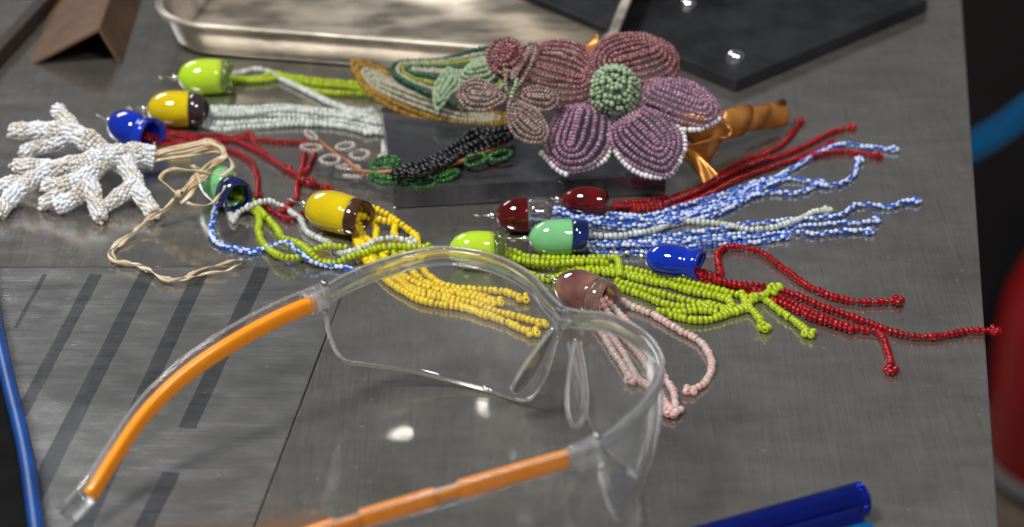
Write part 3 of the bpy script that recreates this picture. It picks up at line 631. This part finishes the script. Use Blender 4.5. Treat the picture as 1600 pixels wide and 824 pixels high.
for pts, r0, r1, z in (
    ([(238, 246, 11), (205, 242, 13), (172, 246, 15), (140, 254, 16), (112, 262, 15)], 4.0, 3.2, 13),
    ([(165, 244, 15), (140, 222, 20), (112, 209, 20), (70, 204, 18), (22, 205, 14)], 3.6, 2.4, 18),
    ([(118, 212, 19), (108, 194, 21), (90, 172, 23)], 2.7, 2.0, 20),
    ([(118, 214, 19), (90, 223, 15), (62, 229, 11), (38, 239, 8)], 2.8, 2.2, 12),
    ([(125, 257, 15), (95, 262, 13), (68, 270, 11), (46, 285, 8), (22, 305, 5), (-2, 332, 3)], 3.0, 2.4, 10),
    ([(75, 262, 12), (55, 261, 13), (26, 259, 12)], 2.6, 2.2, 12),
    ([(48, 288, 8), (22, 287, 7), (-8, 294, 5)], 2.4, 2.2, 6),
    ([(160, 250, 15), (140, 272, 13), (110, 288, 11), (74, 291, 8)], 3.4, 2.4, 10),
    ([(136, 276, 12), (122, 305, 8), (90, 322, 4)], 2.8, 2.4, 6),
    ([(112, 292, 9), (88, 307, 6), (68, 318, 3)], 2.4, 2.0, 4),
    ([(138, 280, 12), (147, 310, 7), (157, 340, 3)], 2.8, 2.2, 5),
    ([(192, 250, 13), (205, 274, 10), (216, 298, 7), (240, 334, 3)], 3.0, 2.2, 5),
    ([(212, 288, 9), (190, 304, 6), (166, 322, 3)], 2.5, 2.0, 4)):
    fr, c = branch(pts, r0, r1, z)
    core = MB().tube(c, np.linspace(r0, r1, len(c))*.00098, 8).build('branch', 'coral_clear', t); joined_beads('beads', [('coral', fr)], core, 'stuff')
rf = thing('raffia_tie', P(280, 300), 'cream raffia bow with a long trailing end tied to the coral', 'ribbon')
def raf(pts, w_, z=2.0, tw=3.0, name='raffia_loop'):
    c = resample(smooth(P3(pts, z)), .0012); T = tangents(c); n = len(c); mb = MB(); v = []
    for i in range(n):
        a = tw*i/n*math.pi+.4*math.sin(i*.35); F = frame(T[i]); d = F[:, 0]*math.cos(a)+F[:, 1]*math.sin(a); e = F[:, 1]*math.cos(a)-F[:, 0]*math.sin(a)
        ww = w_*.0005*(1+.15*math.sin(i*.7))
        v += [c[i]+d*ww, c[i]+e*.00022+d*ww*.3, c[i]-d*ww, c[i]-e*.00022-d*ww*.3]
    f = [(i*4+k_, i*4+(k_+1) % 4, i*4+4+(k_+1) % 4, i*4+4+k_) for i in range(n-1) for k_ in range(4)]+[(3, 2, 1, 0), (4*n-4, 4*n-3, 4*n-2, 4*n-1)]
    mb.add(v, f); mb.build(name, 'raffia', rf)
for dx, dy, dz, ww in ((0, 0, 0, 2.6), (3, 5, -1, 2.0), (-2, -5, 1, 2.2), (5, 9, -1, 1.4), (2, -9, 1.5, 1.6)):
    raf([(236, 247+dy*.6, 12+dz), (265, 240+dy*.9, 13+dz), (300+dx, 234+dy, 14+dz), (330+dx, 228+dy, 15+dz), (350+dx, 240+dy*.6, 16), (338-dx, 256+dx, 16), (312+dx, 282, 15), (280+dx*.5, 303, 13)], ww, tw=1.0+.3*dx)
raf([(234, 245, 12), (268, 234, 13), (310, 224, 15), (345, 228, 16), (352, 248, 17), (330, 262, 17), (300, 284, 15)], 2.0, tw=1.6)
raf([(278, 302, 14), (262, 290, 15), (252, 280, 15), (262, 268, 16), (285, 266, 18), (320, 270, 19), (345, 274, 19), (364, 262, 18), (358, 248, 17), (335, 252, 16), (312, 270, 16), (284, 300, 14)], 2.4, tw=2)
raf([(300, 258, 17), (308, 268, 18), (312, 285, 18), (300, 302, 16), (282, 318, 13)], 2.2, tw=2)
raf([(286, 316, 12), (310, 322, 15), (330, 318, 16), (345, 304, 17), (352, 290, 17)], 1.8, tw=2)
raf([(282, 304, 12), (262, 325, 8), (232, 345, 4), (206, 364, 2.4), (184, 380, 2), (171, 394, 2), (178, 408, 2), (205, 413, 2), (235, 424, 2), (262, 439, 2), (292, 432, 2), (318, 421, 2), (350, 412, 2), (380, 405, 2)], 2.0, tw=9, name='raffia_tail')
raf([(282, 302, 13), (255, 327, 8), (230, 342, 4), (212, 362, 2.4), (190, 382, 1.6), (176, 396, 1.6), (190, 411, 1.6), (222, 415, 1.6), (250, 432, 1.6), (284, 438, 1.6), (320, 428, 1.6), (352, 424, 1.6), (377, 412, 1.6)], 1.5, tw=12, name='raffia_tail')
kn = P(280, 303, 14); MB().lathe([(-.002, .0006), (-.0014, .0014), (0, .0017), (.0014, .0014), (.002, .0006)], kn, np.array([.6, -.6, .5]), 12).build('knot', 'raffia', rf)

# ------------------------------------------------------------------ beaded flower spray
fA, fB = P(950, 276, 14), P(990, 55, 54); fx = np.array([1.0, 0, 0]); fyv = nrm(fB-fA); fyv = nrm(fyv-fx*np.dot(fyv, fx)); fn = nrm(np.cross(fx, fyv))
def FP(x, y, off=0.0, org=fA, nv=fn):
    d = AX_R*(x-800)/FPX - AX_U*(y-412)/FPX + AX_F
    return CAM+np.dot(org-CAM, nv)/np.dot(d, nv)*d+nv*off*.001
fl_base = P(985, 215, 10)
flower = thing('beaded_flower', (fl_base[0], fl_base[1], .010), 'mauve and lilac beaded flower spray with mint centre on the metal block', 'flower')
def loops(outline, spine, kinds, name, parent=None, cup=0.0, tilt=(0, 0), rowpx=8.6, org=fA, nv=fn, base=0.0, inner=0.12, grow=1.0):
    """nested rows of beads on wire from a spine out to the outline"""
    parent = parent or flower
    oc = smooth([np.array([*p, 0.0]) for p in outline], 16, True)[:-1, :2]; s0_, s1_ = np.array(spine[0], float), np.array(spine[1], float)
    q = np.clip(((oc-s0_) @ (s1_-s0_))/np.dot(s1_-s0_, s1_-s0_), 0, 1); foot = s0_+q[:, None]*(s1_-s0_)
    oc = oc.mean(0)+(oc-oc.mean(0))*grow; cen_ = oc.mean(0); size = np.median(np.linalg.norm(oc-foot, axis=1)); nr = max(2, int(round(size/rowpx))); ext = np.abs(oc-cen_).max(0)
    pts = lambda k_: foot+(oc-foot)*((k_+inner*2)/(nr-1+inner*2))
    off = lambda p, tt_: base+cup*(1-tt_**2)+tilt[0]*(p[0]-cen_[0])/ext[0]+tilt[1]*(p[1]-cen_[1])/ext[1]
    w0 = FP(*s0_, off(s0_, 0)-.6, org, nv); w1 = FP(*s1_, off(s1_, 0)-.6, org, nv)
    pw = MB().tube(np.array([w0, w1]), .0004, 6).build(name, 'copper_wire', parent)
    for k_ in range(nr):
        tt_ = (k_+1)/nr; pp = pts(k_); c3 = np.array([FP(*p, off(p, tt_)+.25*rng.normal(0, .25), org, nv) for p in pp]); c3 = np.vstack([c3, c3[:1]])
        kind = kinds(k_, nr) if callable(kinds) else kinds
        fr, _ = frames_on(c3, kind, .05); joined_beads('bead_row', [(kind, fr[:-1])], pw, 'stuff')
    return pw
# five large petals
loops([(930, 154), (930, 120), (917, 86), (888, 66), (850, 66), (822, 82), (806, 116), (812, 150), (842, 168), (895, 168)], [(838, 112), (906, 138)], 'mauve', 'petal', grow=1.05, cup=8, tilt=(3, 2), rowpx=6.7)
loops([(932, 132), (924, 100), (940, 70), (970, 54), (1010, 53), (1045, 68), (1057, 94), (1048, 118), (1015, 138), (970, 140)], [(962, 108), (1025, 84)], 'mauve', 'petal', grow=1.05, cup=6, tilt=(-2, 2), rowpx=6.7)
loops([(1000, 150), (1012, 126), (1045, 118), (1085, 128), (1112, 150), (1124, 178), (1108, 198), (1070, 194), (1030, 180), (1004, 168)], [(1028, 148), (1092, 172)], 'lilac', 'petal', grow=1.05, cup=7, tilt=(-2, 3), rowpx=6.6)
loops([(962, 196), (985, 174), (1020, 166), (1048, 180), (1064, 212), (1062, 244), (1042, 272), (1010, 266), (975, 246), (958, 220)], [(990, 200), (1026, 236)], 'lilac', 'petal', grow=1.05, cup=7, tilt=(0, 1), rowpx=6.8)
loops([(862, 200), (880, 172), (915, 163), (945, 175), (950, 200), (945, 232), (920, 258), (884, 262), (862, 244), (855, 220)], [(905, 182), (890, 238)], 'lilac', 'petal', grow=1.05, cup=7, tilt=(0, 1), rowpx=6.8)
def edging(pts, off=-1.0):
    c = np.array([FP(x, y, off) for x, y in smooth([np.array([*p, 0.0]) for p in pts])[:, :2]]); fr, c2_ = frames_on(c, 'milk')
    joined_beads('white_edging', [('milk', fr)], flower, 'stuff', (c2_, .0003, 'thread'))
edging([(847, 238), (860, 252), (882, 270), (890, 266), (915, 262), (940, 252), (952, 236), (952, 210)])
edging([(962, 236), (975, 254), (1000, 272), (1030, 277), (1048, 272), (1062, 252), (1070, 228), (1066, 206), (1052, 188), (1036, 172)], 0)
edging([(1070, 205), (1090, 204), (1112, 196), (1122, 188)], 1)
# mint centre: dome of bead rings
cc = FP(958, 148, 4); mb_sets = []
cw = MB().lathe([(0, .0092), (.004, .0088), (.0075, .0062), (.0092, .001)], cc-fn*.002, fn, 24).build('flower_centre', 'bead_mint_b', flower)
Fc = frame(fn)
for lat in (4, 18, 33, 48, 63, 78):
    rr = .0101*math.cos(math.radians(lat)); hh = .0100*math.sin(math.radians(lat))
    a = np.linspace(0, 2*math.pi, 40); c = np.array([cc+fn*(hh+.0004*math.sin(2*x))+Fc[:, 0]*rr*math.cos(x)+Fc[:, 1]*rr*math.sin(x) for x in a])
    c = c+rng.normal(0, .00035, 3); fr, _ = frames_on(c, 'mint', .14); joined_beads('bead_ring', [('mint', fr[:-1])], cw, 'stuff')
# small taupe flower
tk = dict(rowpx=6.0, base=9)
loops([(790, 169), (770, 150), (745, 140), (724, 148), (718, 166), (730, 184), (755, 188), (775, 180)], [(740, 164), (765, 166)], 'taupe', 'taupe_petal', **tk, cup=2)
loops([(794, 162), (790, 140), (800, 112), (820, 88), (836, 84), (834, 106), (818, 138), (803, 158)], [(803, 135), (824, 100)], 'taupe', 'taupe_petal', **tk, cup=1)
loops([(806, 170), (820, 156), (845, 152), (868, 162), (870, 178), (852, 188), (826, 182)], [(828, 168), (856, 170)], 'taupe', 'taupe_petal', **tk, cup=2)
loops([(797, 174), (815, 176), (838, 188), (854, 214), (852, 234), (832, 238), (806, 228), (795, 204)], [(812, 198), (836, 220)], 'taupe', 'taupe_petal', **tk, cup=2)
c = np.array([FP(799, 172, 12), FP(804, 160, 13.5), FP(808, 148, 13)]); fr, _ = frames_on(smooth(c), 'mint_s'); joined_beads('stamen', [('mint_s', fr)], flower, 'stuff')
# rosebud, mint leaves, green and gold leaves
bc = FP(795, 104, 8); bw = MB().lathe([(-.005, .002), (0, .0045), (.004, .0035), (.006, .0005)], bc, fn, 12).build('rosebud', 'bead_mauve', flower)
for i in range(6):
    a = np.linspace(0, 2*math.pi, 30); rr = .0034+.0009*i; tl = nrm(fn+rng.normal(0, .35, 3)); F = frame(tl); c = np.array([bc+tl*(.004-.0013*i)+F[:, 0]*rr*math.cos(x)+F[:, 1]*rr*1.1*math.sin(x) for x in a])
    fr, _ = frames_on(c, 'mauve', .05); joined_beads('bead_row', [('mauve', fr[:-1])], bw, 'stuff')
lo = P(700, 150, 16); ln = nrm(np.array([-.1, -.45, 1.0])); lk = dict(org=lo, nv=ln)
loops([(720, 142), (735, 120), (752, 108), (770, 112), (776, 130), (768, 142), (745, 146)], [(738, 130), (760, 124)], 'mint_s', 'mint_leaf', rowpx=4.6, base=7, cup=3, **lk)
loops([(684, 186), (682, 160), (690, 140), (704, 124), (716, 136), (720, 152), (704, 166), (692, 184)], [(694, 166), (708, 142)], 'mint_s', 'mint_leaf', rowpx=4.6, base=7, cup=2, **lk)
def gk(k_, n): return {0: 'forest', 1: 'cream', 2: 'limeleaf', 3: 'forest', 4: 'cream', 5: 'cream'}.get(n-1-k_, 'limeleaf')
loops([(614, 116), (624, 105), (655, 103), (692, 100), (725, 92), (755, 83), (790, 84), (800, 120), (785, 150), (755, 170), (718, 172), (682, 158), (645, 141), (620, 126)], [(650, 121), (780, 128)], gk, 'green_leaf', rowpx=6.2, base=3, cup=2, **lk)
def ak(k_, n): return 'gold' if k_ >= n-2 else 'cream'
loops([(549, 98), (558, 93), (582, 99), (612, 115), (650, 140), (700, 160), (770, 172), (800, 180), (792, 189), (745, 194), (704, 195), (650, 181), (597, 157), (566, 130)], [(585, 122), (760, 184)], ak, 'gold_leaf', rowpx=5.4, base=-1.5, cup=1, **lk)
# copper ribbon wrapped stem
sa, sb_ = P(1075, 205, 16), P(1221, 178, 8.0); ax = nrm(sb_-sa); L = np.linalg.norm(sb_-sa)
prof = [(0, .0035), (L*.15, .0042), (L*.30, .0044), (L*.305, .0056), (L*.33, .0060), (L*.50, .0064), (L*.60, .0063), (L*.605, .0054), (L*.62, .0053), (L*.79, .0058), (L*.795, .0052), (L*.82, .0051), (L*.97, .0058), (L*.99, .0056), (L, .0050), (L, .0008)]
wob = lambda i, a, h, r_: (h+.0032*math.sin(a+.8)*(1 < i < 13)*1.3, r_*(1+.05*math.sin(2*a+i)+.03*math.sin(3*a+2*i)))
st = MB().lathe(prof, sa, ax, 32, wob=wob).build('wrapped_stem', 'copper_ribbon', flower)
MB().lathe([(-.0018, .0004), (-.001, .0014), (0, .0017), (.001, .0014), (.0018, .0004)], sb_+ax*.002, ax, 14).build('end_bead', 'bead_milk', st)
def ribbon(pts, wpx, name):
    c = resample(smooth([np.array(p, float) for p in pts], 16), .0012) if False else smooth(P3([p[:3] for p in pts], 10), 10); n = len(c); T = tangents(c); v = []
    ws = np.interp(np.linspace(0, 1, n), np.linspace(0, 1, len(pts)), [p[3] for p in pts]); rots = np.interp(np.linspace(0, 1, n), np.linspace(0, 1, len(pts)), [p[4] for p in pts]); m = 7
    for i in range(n):
        F = frame(T[i]); a = rots[i]; d = F[:, 0]*math.cos(a)+F[:, 1]*math.sin(a); e = F[:, 1]*math.cos(a)-F[:, 0]*math.sin(a)
        for j in range(m):
            s = j/(m-1)*2-1; v.append(c[i]+d*s*ws[i]*.0005+e*.0008*math.sin(s*3+i*.15))
    f = [(i*m+j, i*m+j+1, (i+1)*m+j+1, (i+1)*m+j) for i in range(n-1) for j in range(m-1)]
    o = MB().add(v, f).build(name, 'copper_ribbon', flower); sd_ = o.modifiers.new('thick', 'SOLIDIFY'); sd_.thickness = .0003; return o
ribbon([(1060, 196, 19, 9, 1.3), (1085, 200, 22, 13, 1.25), (1112, 212, 19, 17, 1.2), (1122, 226, 16, 17, 1.1), (1106, 238, 14, 14, 1.2), (1080, 240, 13, 10, 1.3), (1064, 234, 13, 7, 1.4)], 0, 'ribbon_loop')
ribbon([(1070, 236, 14, 5, 1.2), (1086, 250, 12, 6, 1.0), (1100, 266, 9, 6, .7), (1110, 280, 6, 8, .4)], 0, 'ribbon_tail')
ribbon([(895, 92, 34, 9, .3), (915, 76, 42, 10, .5), (935, 66, 46, 8, .9)], 0, 'ribbon_fold')

# ------------------------------------------------------------------ beaded sprig: black seed strands, green leaves, clear ring blossoms
sp = thing('beaded_sprig', P(620, 285), 'black beaded sprig with green bead leaves and clear ring blossoms on copper wire', 'sprig')
wp = smooth(P3([(492, 215, 9), (505, 226, 8), (518, 236, 8), (544, 253, 8), (561, 267, 9), (590, 270, 12), (614, 268, 13), (660, 270, 13), (700, 259, 14), (740, 245, 14), (790, 225, 15)], 12))
MB().tube(wp, .0009, 8).build('stem', 'copper_wire', sp)
for pts in ([(617, 268), (645, 259), (677, 247), (710, 228), (735, 207), (744, 205)], [(616, 271), (645, 263), (677, 252), (710, 238), (742, 220), (775, 206), (800, 201)],
            [(619, 273), (650, 268), (680, 258), (712, 246), (745, 232), (775, 219), (800, 210)], [(622, 265), (650, 257), (680, 246), (705, 232), (740, 214), (770, 203), (800, 197)],
            [(650, 266), (680, 255), (710, 242), (735, 229), (760, 216)], [(632, 268), (662, 260), (692, 249), (722, 235), (752, 222), (786, 212)], [(645, 272), (676, 263), (706, 252), (738, 241), (770, 228), (798, 216)], [(640, 271), (668, 266), (696, 256), (718, 245)]):
    S_ = smooth(P3([(x, y, 15.0+1.6*math.sin(x*.7+y)) for x, y in pts], 15)); fr, c2_ = frames_on(S_, 'black'); joined_beads('seed_strand', [('black', fr)], sp, 'stuff', (c2_, .0003, 'thread'))
so = P(640, 270, 12); sn = nrm(np.array([0, -.3, 1.0]))
for cx, cy, rx, ry, fill, an in ((602, 256, 22, 10, 1, -.2), (600, 279, 22, 9, 1, .15), (662, 286, 19, 8, 0, -.15), (698, 274, 19, 7, 1, -.35), (743, 250, 17, 8, 0, -.3), (782, 243, 18, 6, 0, -.25), (640, 282, 16, 6, 0, .1)):
    ol = [(cx+rx*math.cos(a)*math.cos(an)-ry*math.sin(a)*math.sin(an), cy+rx*math.cos(a)*math.sin(an)+ry*math.sin(a)*math.cos(an)) for a in np.linspace(0, 2*math.pi, 9)[:-1]]
    if fill: loops(ol, [(cx-rx*.5*math.cos(an), cy-rx*.5*math.sin(an)), (cx+rx*.5*math.cos(an), cy+rx*.5*math.sin(an))], 'leaf', 'leaf', parent=sp, rowpx=4.6, org=so, nv=sn, cup=1)
    else:
        c = np.array([FP(x, y, 0, so, sn) for x, y in smooth([np.array([*q, 0.]) for q in ol], 8, True)[:, :2]]); fr, _ = frames_on(c, 'leaf'); joined_beads('leaf', [('leaf', fr[:-1])], sp, 'stuff', (c, .0003, 'thread'))
so2 = P(540, 255, 8)
for cx, cy, rx, ry, an in ((487, 231, 16, 9, .1), (516, 250, 15, 11, -.1), (540, 229, 14, 9, -.2), (562, 242, 14, 11, -.1), (545, 262, 17, 7, .1), (556, 276, 18, 5, .05), (486, 212, 12, 6, .9)):
    c = np.array([FP(cx+rx*math.cos(a)*math.cos(an)-ry*math.sin(a)*math.sin(an), cy+rx*math.cos(a)*math.sin(an)+ry*math.sin(a)*math.cos(an), 1.5*math.sin(a+an), so2, sn) for a in np.linspace(0, 2*math.pi, 33)])
    fr, _ = frames_on(c, 'crystal'); joined_beads('ring_blossom', [('crystal', fr[:-1])], sp, 'stuff', (c, .0003, 'wire'))

# ------------------------------------------------------------------ safety glasses
gM = np.array([-.01978, -.15484, 0]); gH = np.array([.68288, -.73053, 0]); gF = np.array([.73053, .68288, 0])
def G(lat, fwd, z): return gM+gH*lat*.001+gF*fwd*.001+np.array([0, 0, z*.001])
gl = thing('safety_glasses', gM+gF*.03, 'clear wraparound safety glasses with orange temples standing open', 'glasses')
top = smooth([(0, 51, 45), (8, 52, 46.5), (20, 54.5, 49), (37, 53, 50), (52, 45.5, 50), (60, 35, 49), (65, 21, 47.5), (67, 9, 46), (67, 1, 45)], 6)
bot = smooth([(2.5, 52, 36), (5, 52, 28), (10, 52, 14), (17, 52, 4), (26, 51, 1.0), (37, 48, 1.0), (48, 40.5, 3.2), (58, 30, 7), (66.5, 16, 11.5), (69.5, 9, 15), (69.5, 4, 26), (68.5, 1.5, 38)], 6)
def par(c, n):
    s = np.r_[0, np.cumsum(np.linalg.norm(np.diff(c, axis=0), axis=1))]; q = np.linspace(0, s[-1], n); return np.stack([np.interp(q, s, c[:, k]) for k in range(3)], 1)
NU, NV = 44, 16
ts = par(top, NU); bs = par(bot, NU)
for side in (-1, 1):
    Q = np.zeros((NV+1, NU, 3))
    for j in range(NV+1):
        v = j/NV; Q[j] = ts*(1-v)+bs*v
        d = Q[j][:, :2]-np.array([0, 5.]); d /= np.linalg.norm(d, axis=1, keepdims=True); Q[j][:, :2] += d*(3.0*math.sin(math.pi*v))[..., None] if False else d*3.0*math.sin(math.pi*v)
    W = np.array([[G(side*p[0], p[1], p[2]) for p in row] for row in Q])
    cz = G(0, 0, 25); inn = W-np.array([[nrm((p-cz)*np.array([1, 1, .15]))*.0018 for p in row] for row in W])
    v = np.concatenate([W.reshape(-1, 3), inn.reshape(-1, 3)]); K = (NV+1)*NU
    f = []
    for j in range(NV):
        for i in range(NU-1):
            a, b, c_, d_ = j*NU+i, j*NU+i+1, (j+1)*NU+i+1, (j+1)*NU+i
            f += [(a, b, c_, d_), (K+d_, K+c_, K+b, K+a)]
    bd_ = [j*NU for j in range(NV+1)]+[NV*NU+i for i in range(1, NU)]+[j*NU+NU-1 for j in range(NV-1, -1, -1)]+[i for i in range(NU-2, 0, -1)]
    for a, b in zip(bd_, bd_[1:]+bd_[:1]): f.append((a, b, K+b, K+a))
    ln_ = MB().add(v, f).build('lens', 'clear_lens', gl)
    edge = (W[NV]+inn[NV])/2; MB().tube(edge, .0007, 8).build('lens_edge', 'clear_edge', ln_)
    # brow bar over this lens
    bp_ = (W[0]+inn[0])/2+np.array([0, 0, .0004])
    sec = [(math.copysign(abs(math.cos(a))**.6, math.cos(a))*.0017, math.copysign(abs(math.sin(a))**.6, math.sin(a))*.0029) for a in np.linspace(0, 2*math.pi, 17)[:-1]]
    br_ = MB().section(bp_, sec).build('brow_bar', 'clear_plastic', gl)
    od = np.array([nrm((p-cz)*np.array([1, 1, 0])) for p in bp_])
    MB().tube(bp_+od*.0010+np.array([0, 0, .0029]), .0006, 8).build('brow_edge', 'clear_edge', br_)  # pale tubes paint in the light lines along the brow
    MB().tube(bp_-od*.0012-np.array([0, 0, .0027]), .0005, 8).build('brow_edge', 'clear_edge', br_)
    # nose pad: teardrop plate
    base_ = G(side*5.5, 52, 38); tipp = G(side*15.5, 43, 11); ax_ = nrm(tipp-base_); L_ = np.linalg.norm(tipp-base_); pn_ = nrm(np.cross(ax_, gF)); sd2 = np.cross(pn_, ax_)
    v = []; m_ = 20
    for th_ in (-.0009, .0009):
        for k_ in range(m_):
            a = 2*math.pi*k_/m_; x = .5-.5*math.cos(a); v.append(base_+ax_*L_*x+sd2*.0056*math.sin(a)*(.35+.75*x)+pn_*th_)
    MB().add(v, [tuple(range(m_-1, -1, -1)), tuple(range(m_, 2*m_))]+[(k_, (k_+1) % m_, m_+(k_+1) % m_, m_+k_) for k_ in range(m_)]).build('nose_pad', 'clear_plastic', gl, sm=False, bevel=.0006)
    pl_ = np.array([base_+ax_*L_*(.5-.5*math.cos(a))+sd2*.0056*math.sin(a)*(.35+.75*(.5-.5*math.cos(a))) for a in np.linspace(0, 2*math.pi, 41)])
    MB().tube(pl_, .0008, 8).build('nose_pad_edge', 'clear_edge', gl)
    # hinge block with screw
    hc = G(side*67, -2.5, 45); hd_ = [(-3.6, -4.2), (3.6, -4.2), (3.6, 3.2), (-3.6, 3.2)]
    hp_ = [hc+gH*side*a*.001*.75+gF*b*.001*1.35 for a, b in hd_]
    hg = MB().prism(quad(hp_), .0405, .0490).build('hinge', 'clear_edge', gl, sm=False, bevel=.0009)
    MB().lathe([(0, .0013), (.0012, .0013), (.0016, .0009), (.0016, .0001)], G(side*67, 1.0, 49), np.array([0, 0, 1.0]), 14).build('screw', 'wire', hg)
br_ = MB().tube(np.array([G(-4, 52, 44), G(0, 51.5, 42.5), G(4, 52, 44)]), .0030, 12).build('bridge', 'clear_plastic', gl)
def temple(pts, cores, side):
    c = resample(smooth(P3(pts, 40)), .002); n = len(c)
    def rr(hw, hh): return [(math.copysign(abs(math.cos(a))**.7, math.cos(a))*hw*.001, math.copysign(abs(math.sin(a))**.7, math.sin(a))*hh*.001) for a in np.linspace(0, 2*math.pi, 21)[:-1]]
    tp = MB().section(c+gH*side*.0026+np.array([0, 0, .0006]), rr(.9, 3.6)).build('temple', 'clear_sleeve', gl)
    MB().tube(c+gH*side*.0030+np.array([0, 0, .0043]), .0006, 6).build('sleeve_edge', 'clear_edge', tp)
    for a, b, hw, hh in cores:
        i0, i1 = int(a*(n-1)), int(b*(n-1)); MB().section(c[i0:i1+1], rr(hw, hh)).build('orange_core', 'orange_plastic', tp)
    MB().section(c[int(.93*(n-1)):]+gH*side*.0003, rr(2.6, 3.3)).build('temple_tip', 'clear_plastic', tp)
    MB().section(c[:int(.022*(n-1))+2]+gH*side*.0003+np.array([0, 0, .0002]), rr(2.9, 4.1)).build('hinge_knuckle', 'clear_edge', tp)
    return tp
temple([(500, 471, 45), (450, 491, 43.5), (400, 516, 41), (350, 545, 38), (300, 579, 34), (255, 618, 29), (215, 663, 23.5), (175, 722, 16.5), (140, 776, 10), (106, 812, 4.5)],
       [(.025, .93, 1.75, 3.1)], -1)
temple([(906, 712, 45), (800, 742, 43), (650, 786, 40), (520, 826, 36), (400, 868, 30), (300, 910, 22), (220, 955, 12), (165, 1000, 5)],
       [(.03, .26, 1.75, 3.2), (.26, .302, 1.2, 2.2), (.302, .46, 1.75, 3.2), (.46, .50, 1.2, 2.2), (.50, .93, 1.75, 3.2)], 1)
# speck of foil glitter on the panel
fr_ = []
mb = MB()
for i in range(14):
    p = P(238+rng.normal(0, 6), 641+rng.normal(0, 3.5), .3); a = rng.uniform(0, 6); s = rng.uniform(.0003, .0009); F = frame(np.array([rng.normal(0, .4), rng.normal(0, .4), 1.0]), rot=a)
    mb.add([p+F[:, 0]*s, p+F[:, 1]*s, p-F[:, 0]*s, p-F[:, 1]*s+F[:, 2]*s*.4], [(0, 1, 2), (0, 2, 3)])
mat('glitter', (0.75, 0.65, 0.95), 0.12, metal=0.9, scale=900, color2=(0.4, 0.85, 0.75))
o = mb.build('glitter_flakes', 'glitter', None, origin=P(238, 641), sm=False); tag(o, 'little heap of sparkling glitter flakes on the steel panel', 'glitter', kind='stuff')
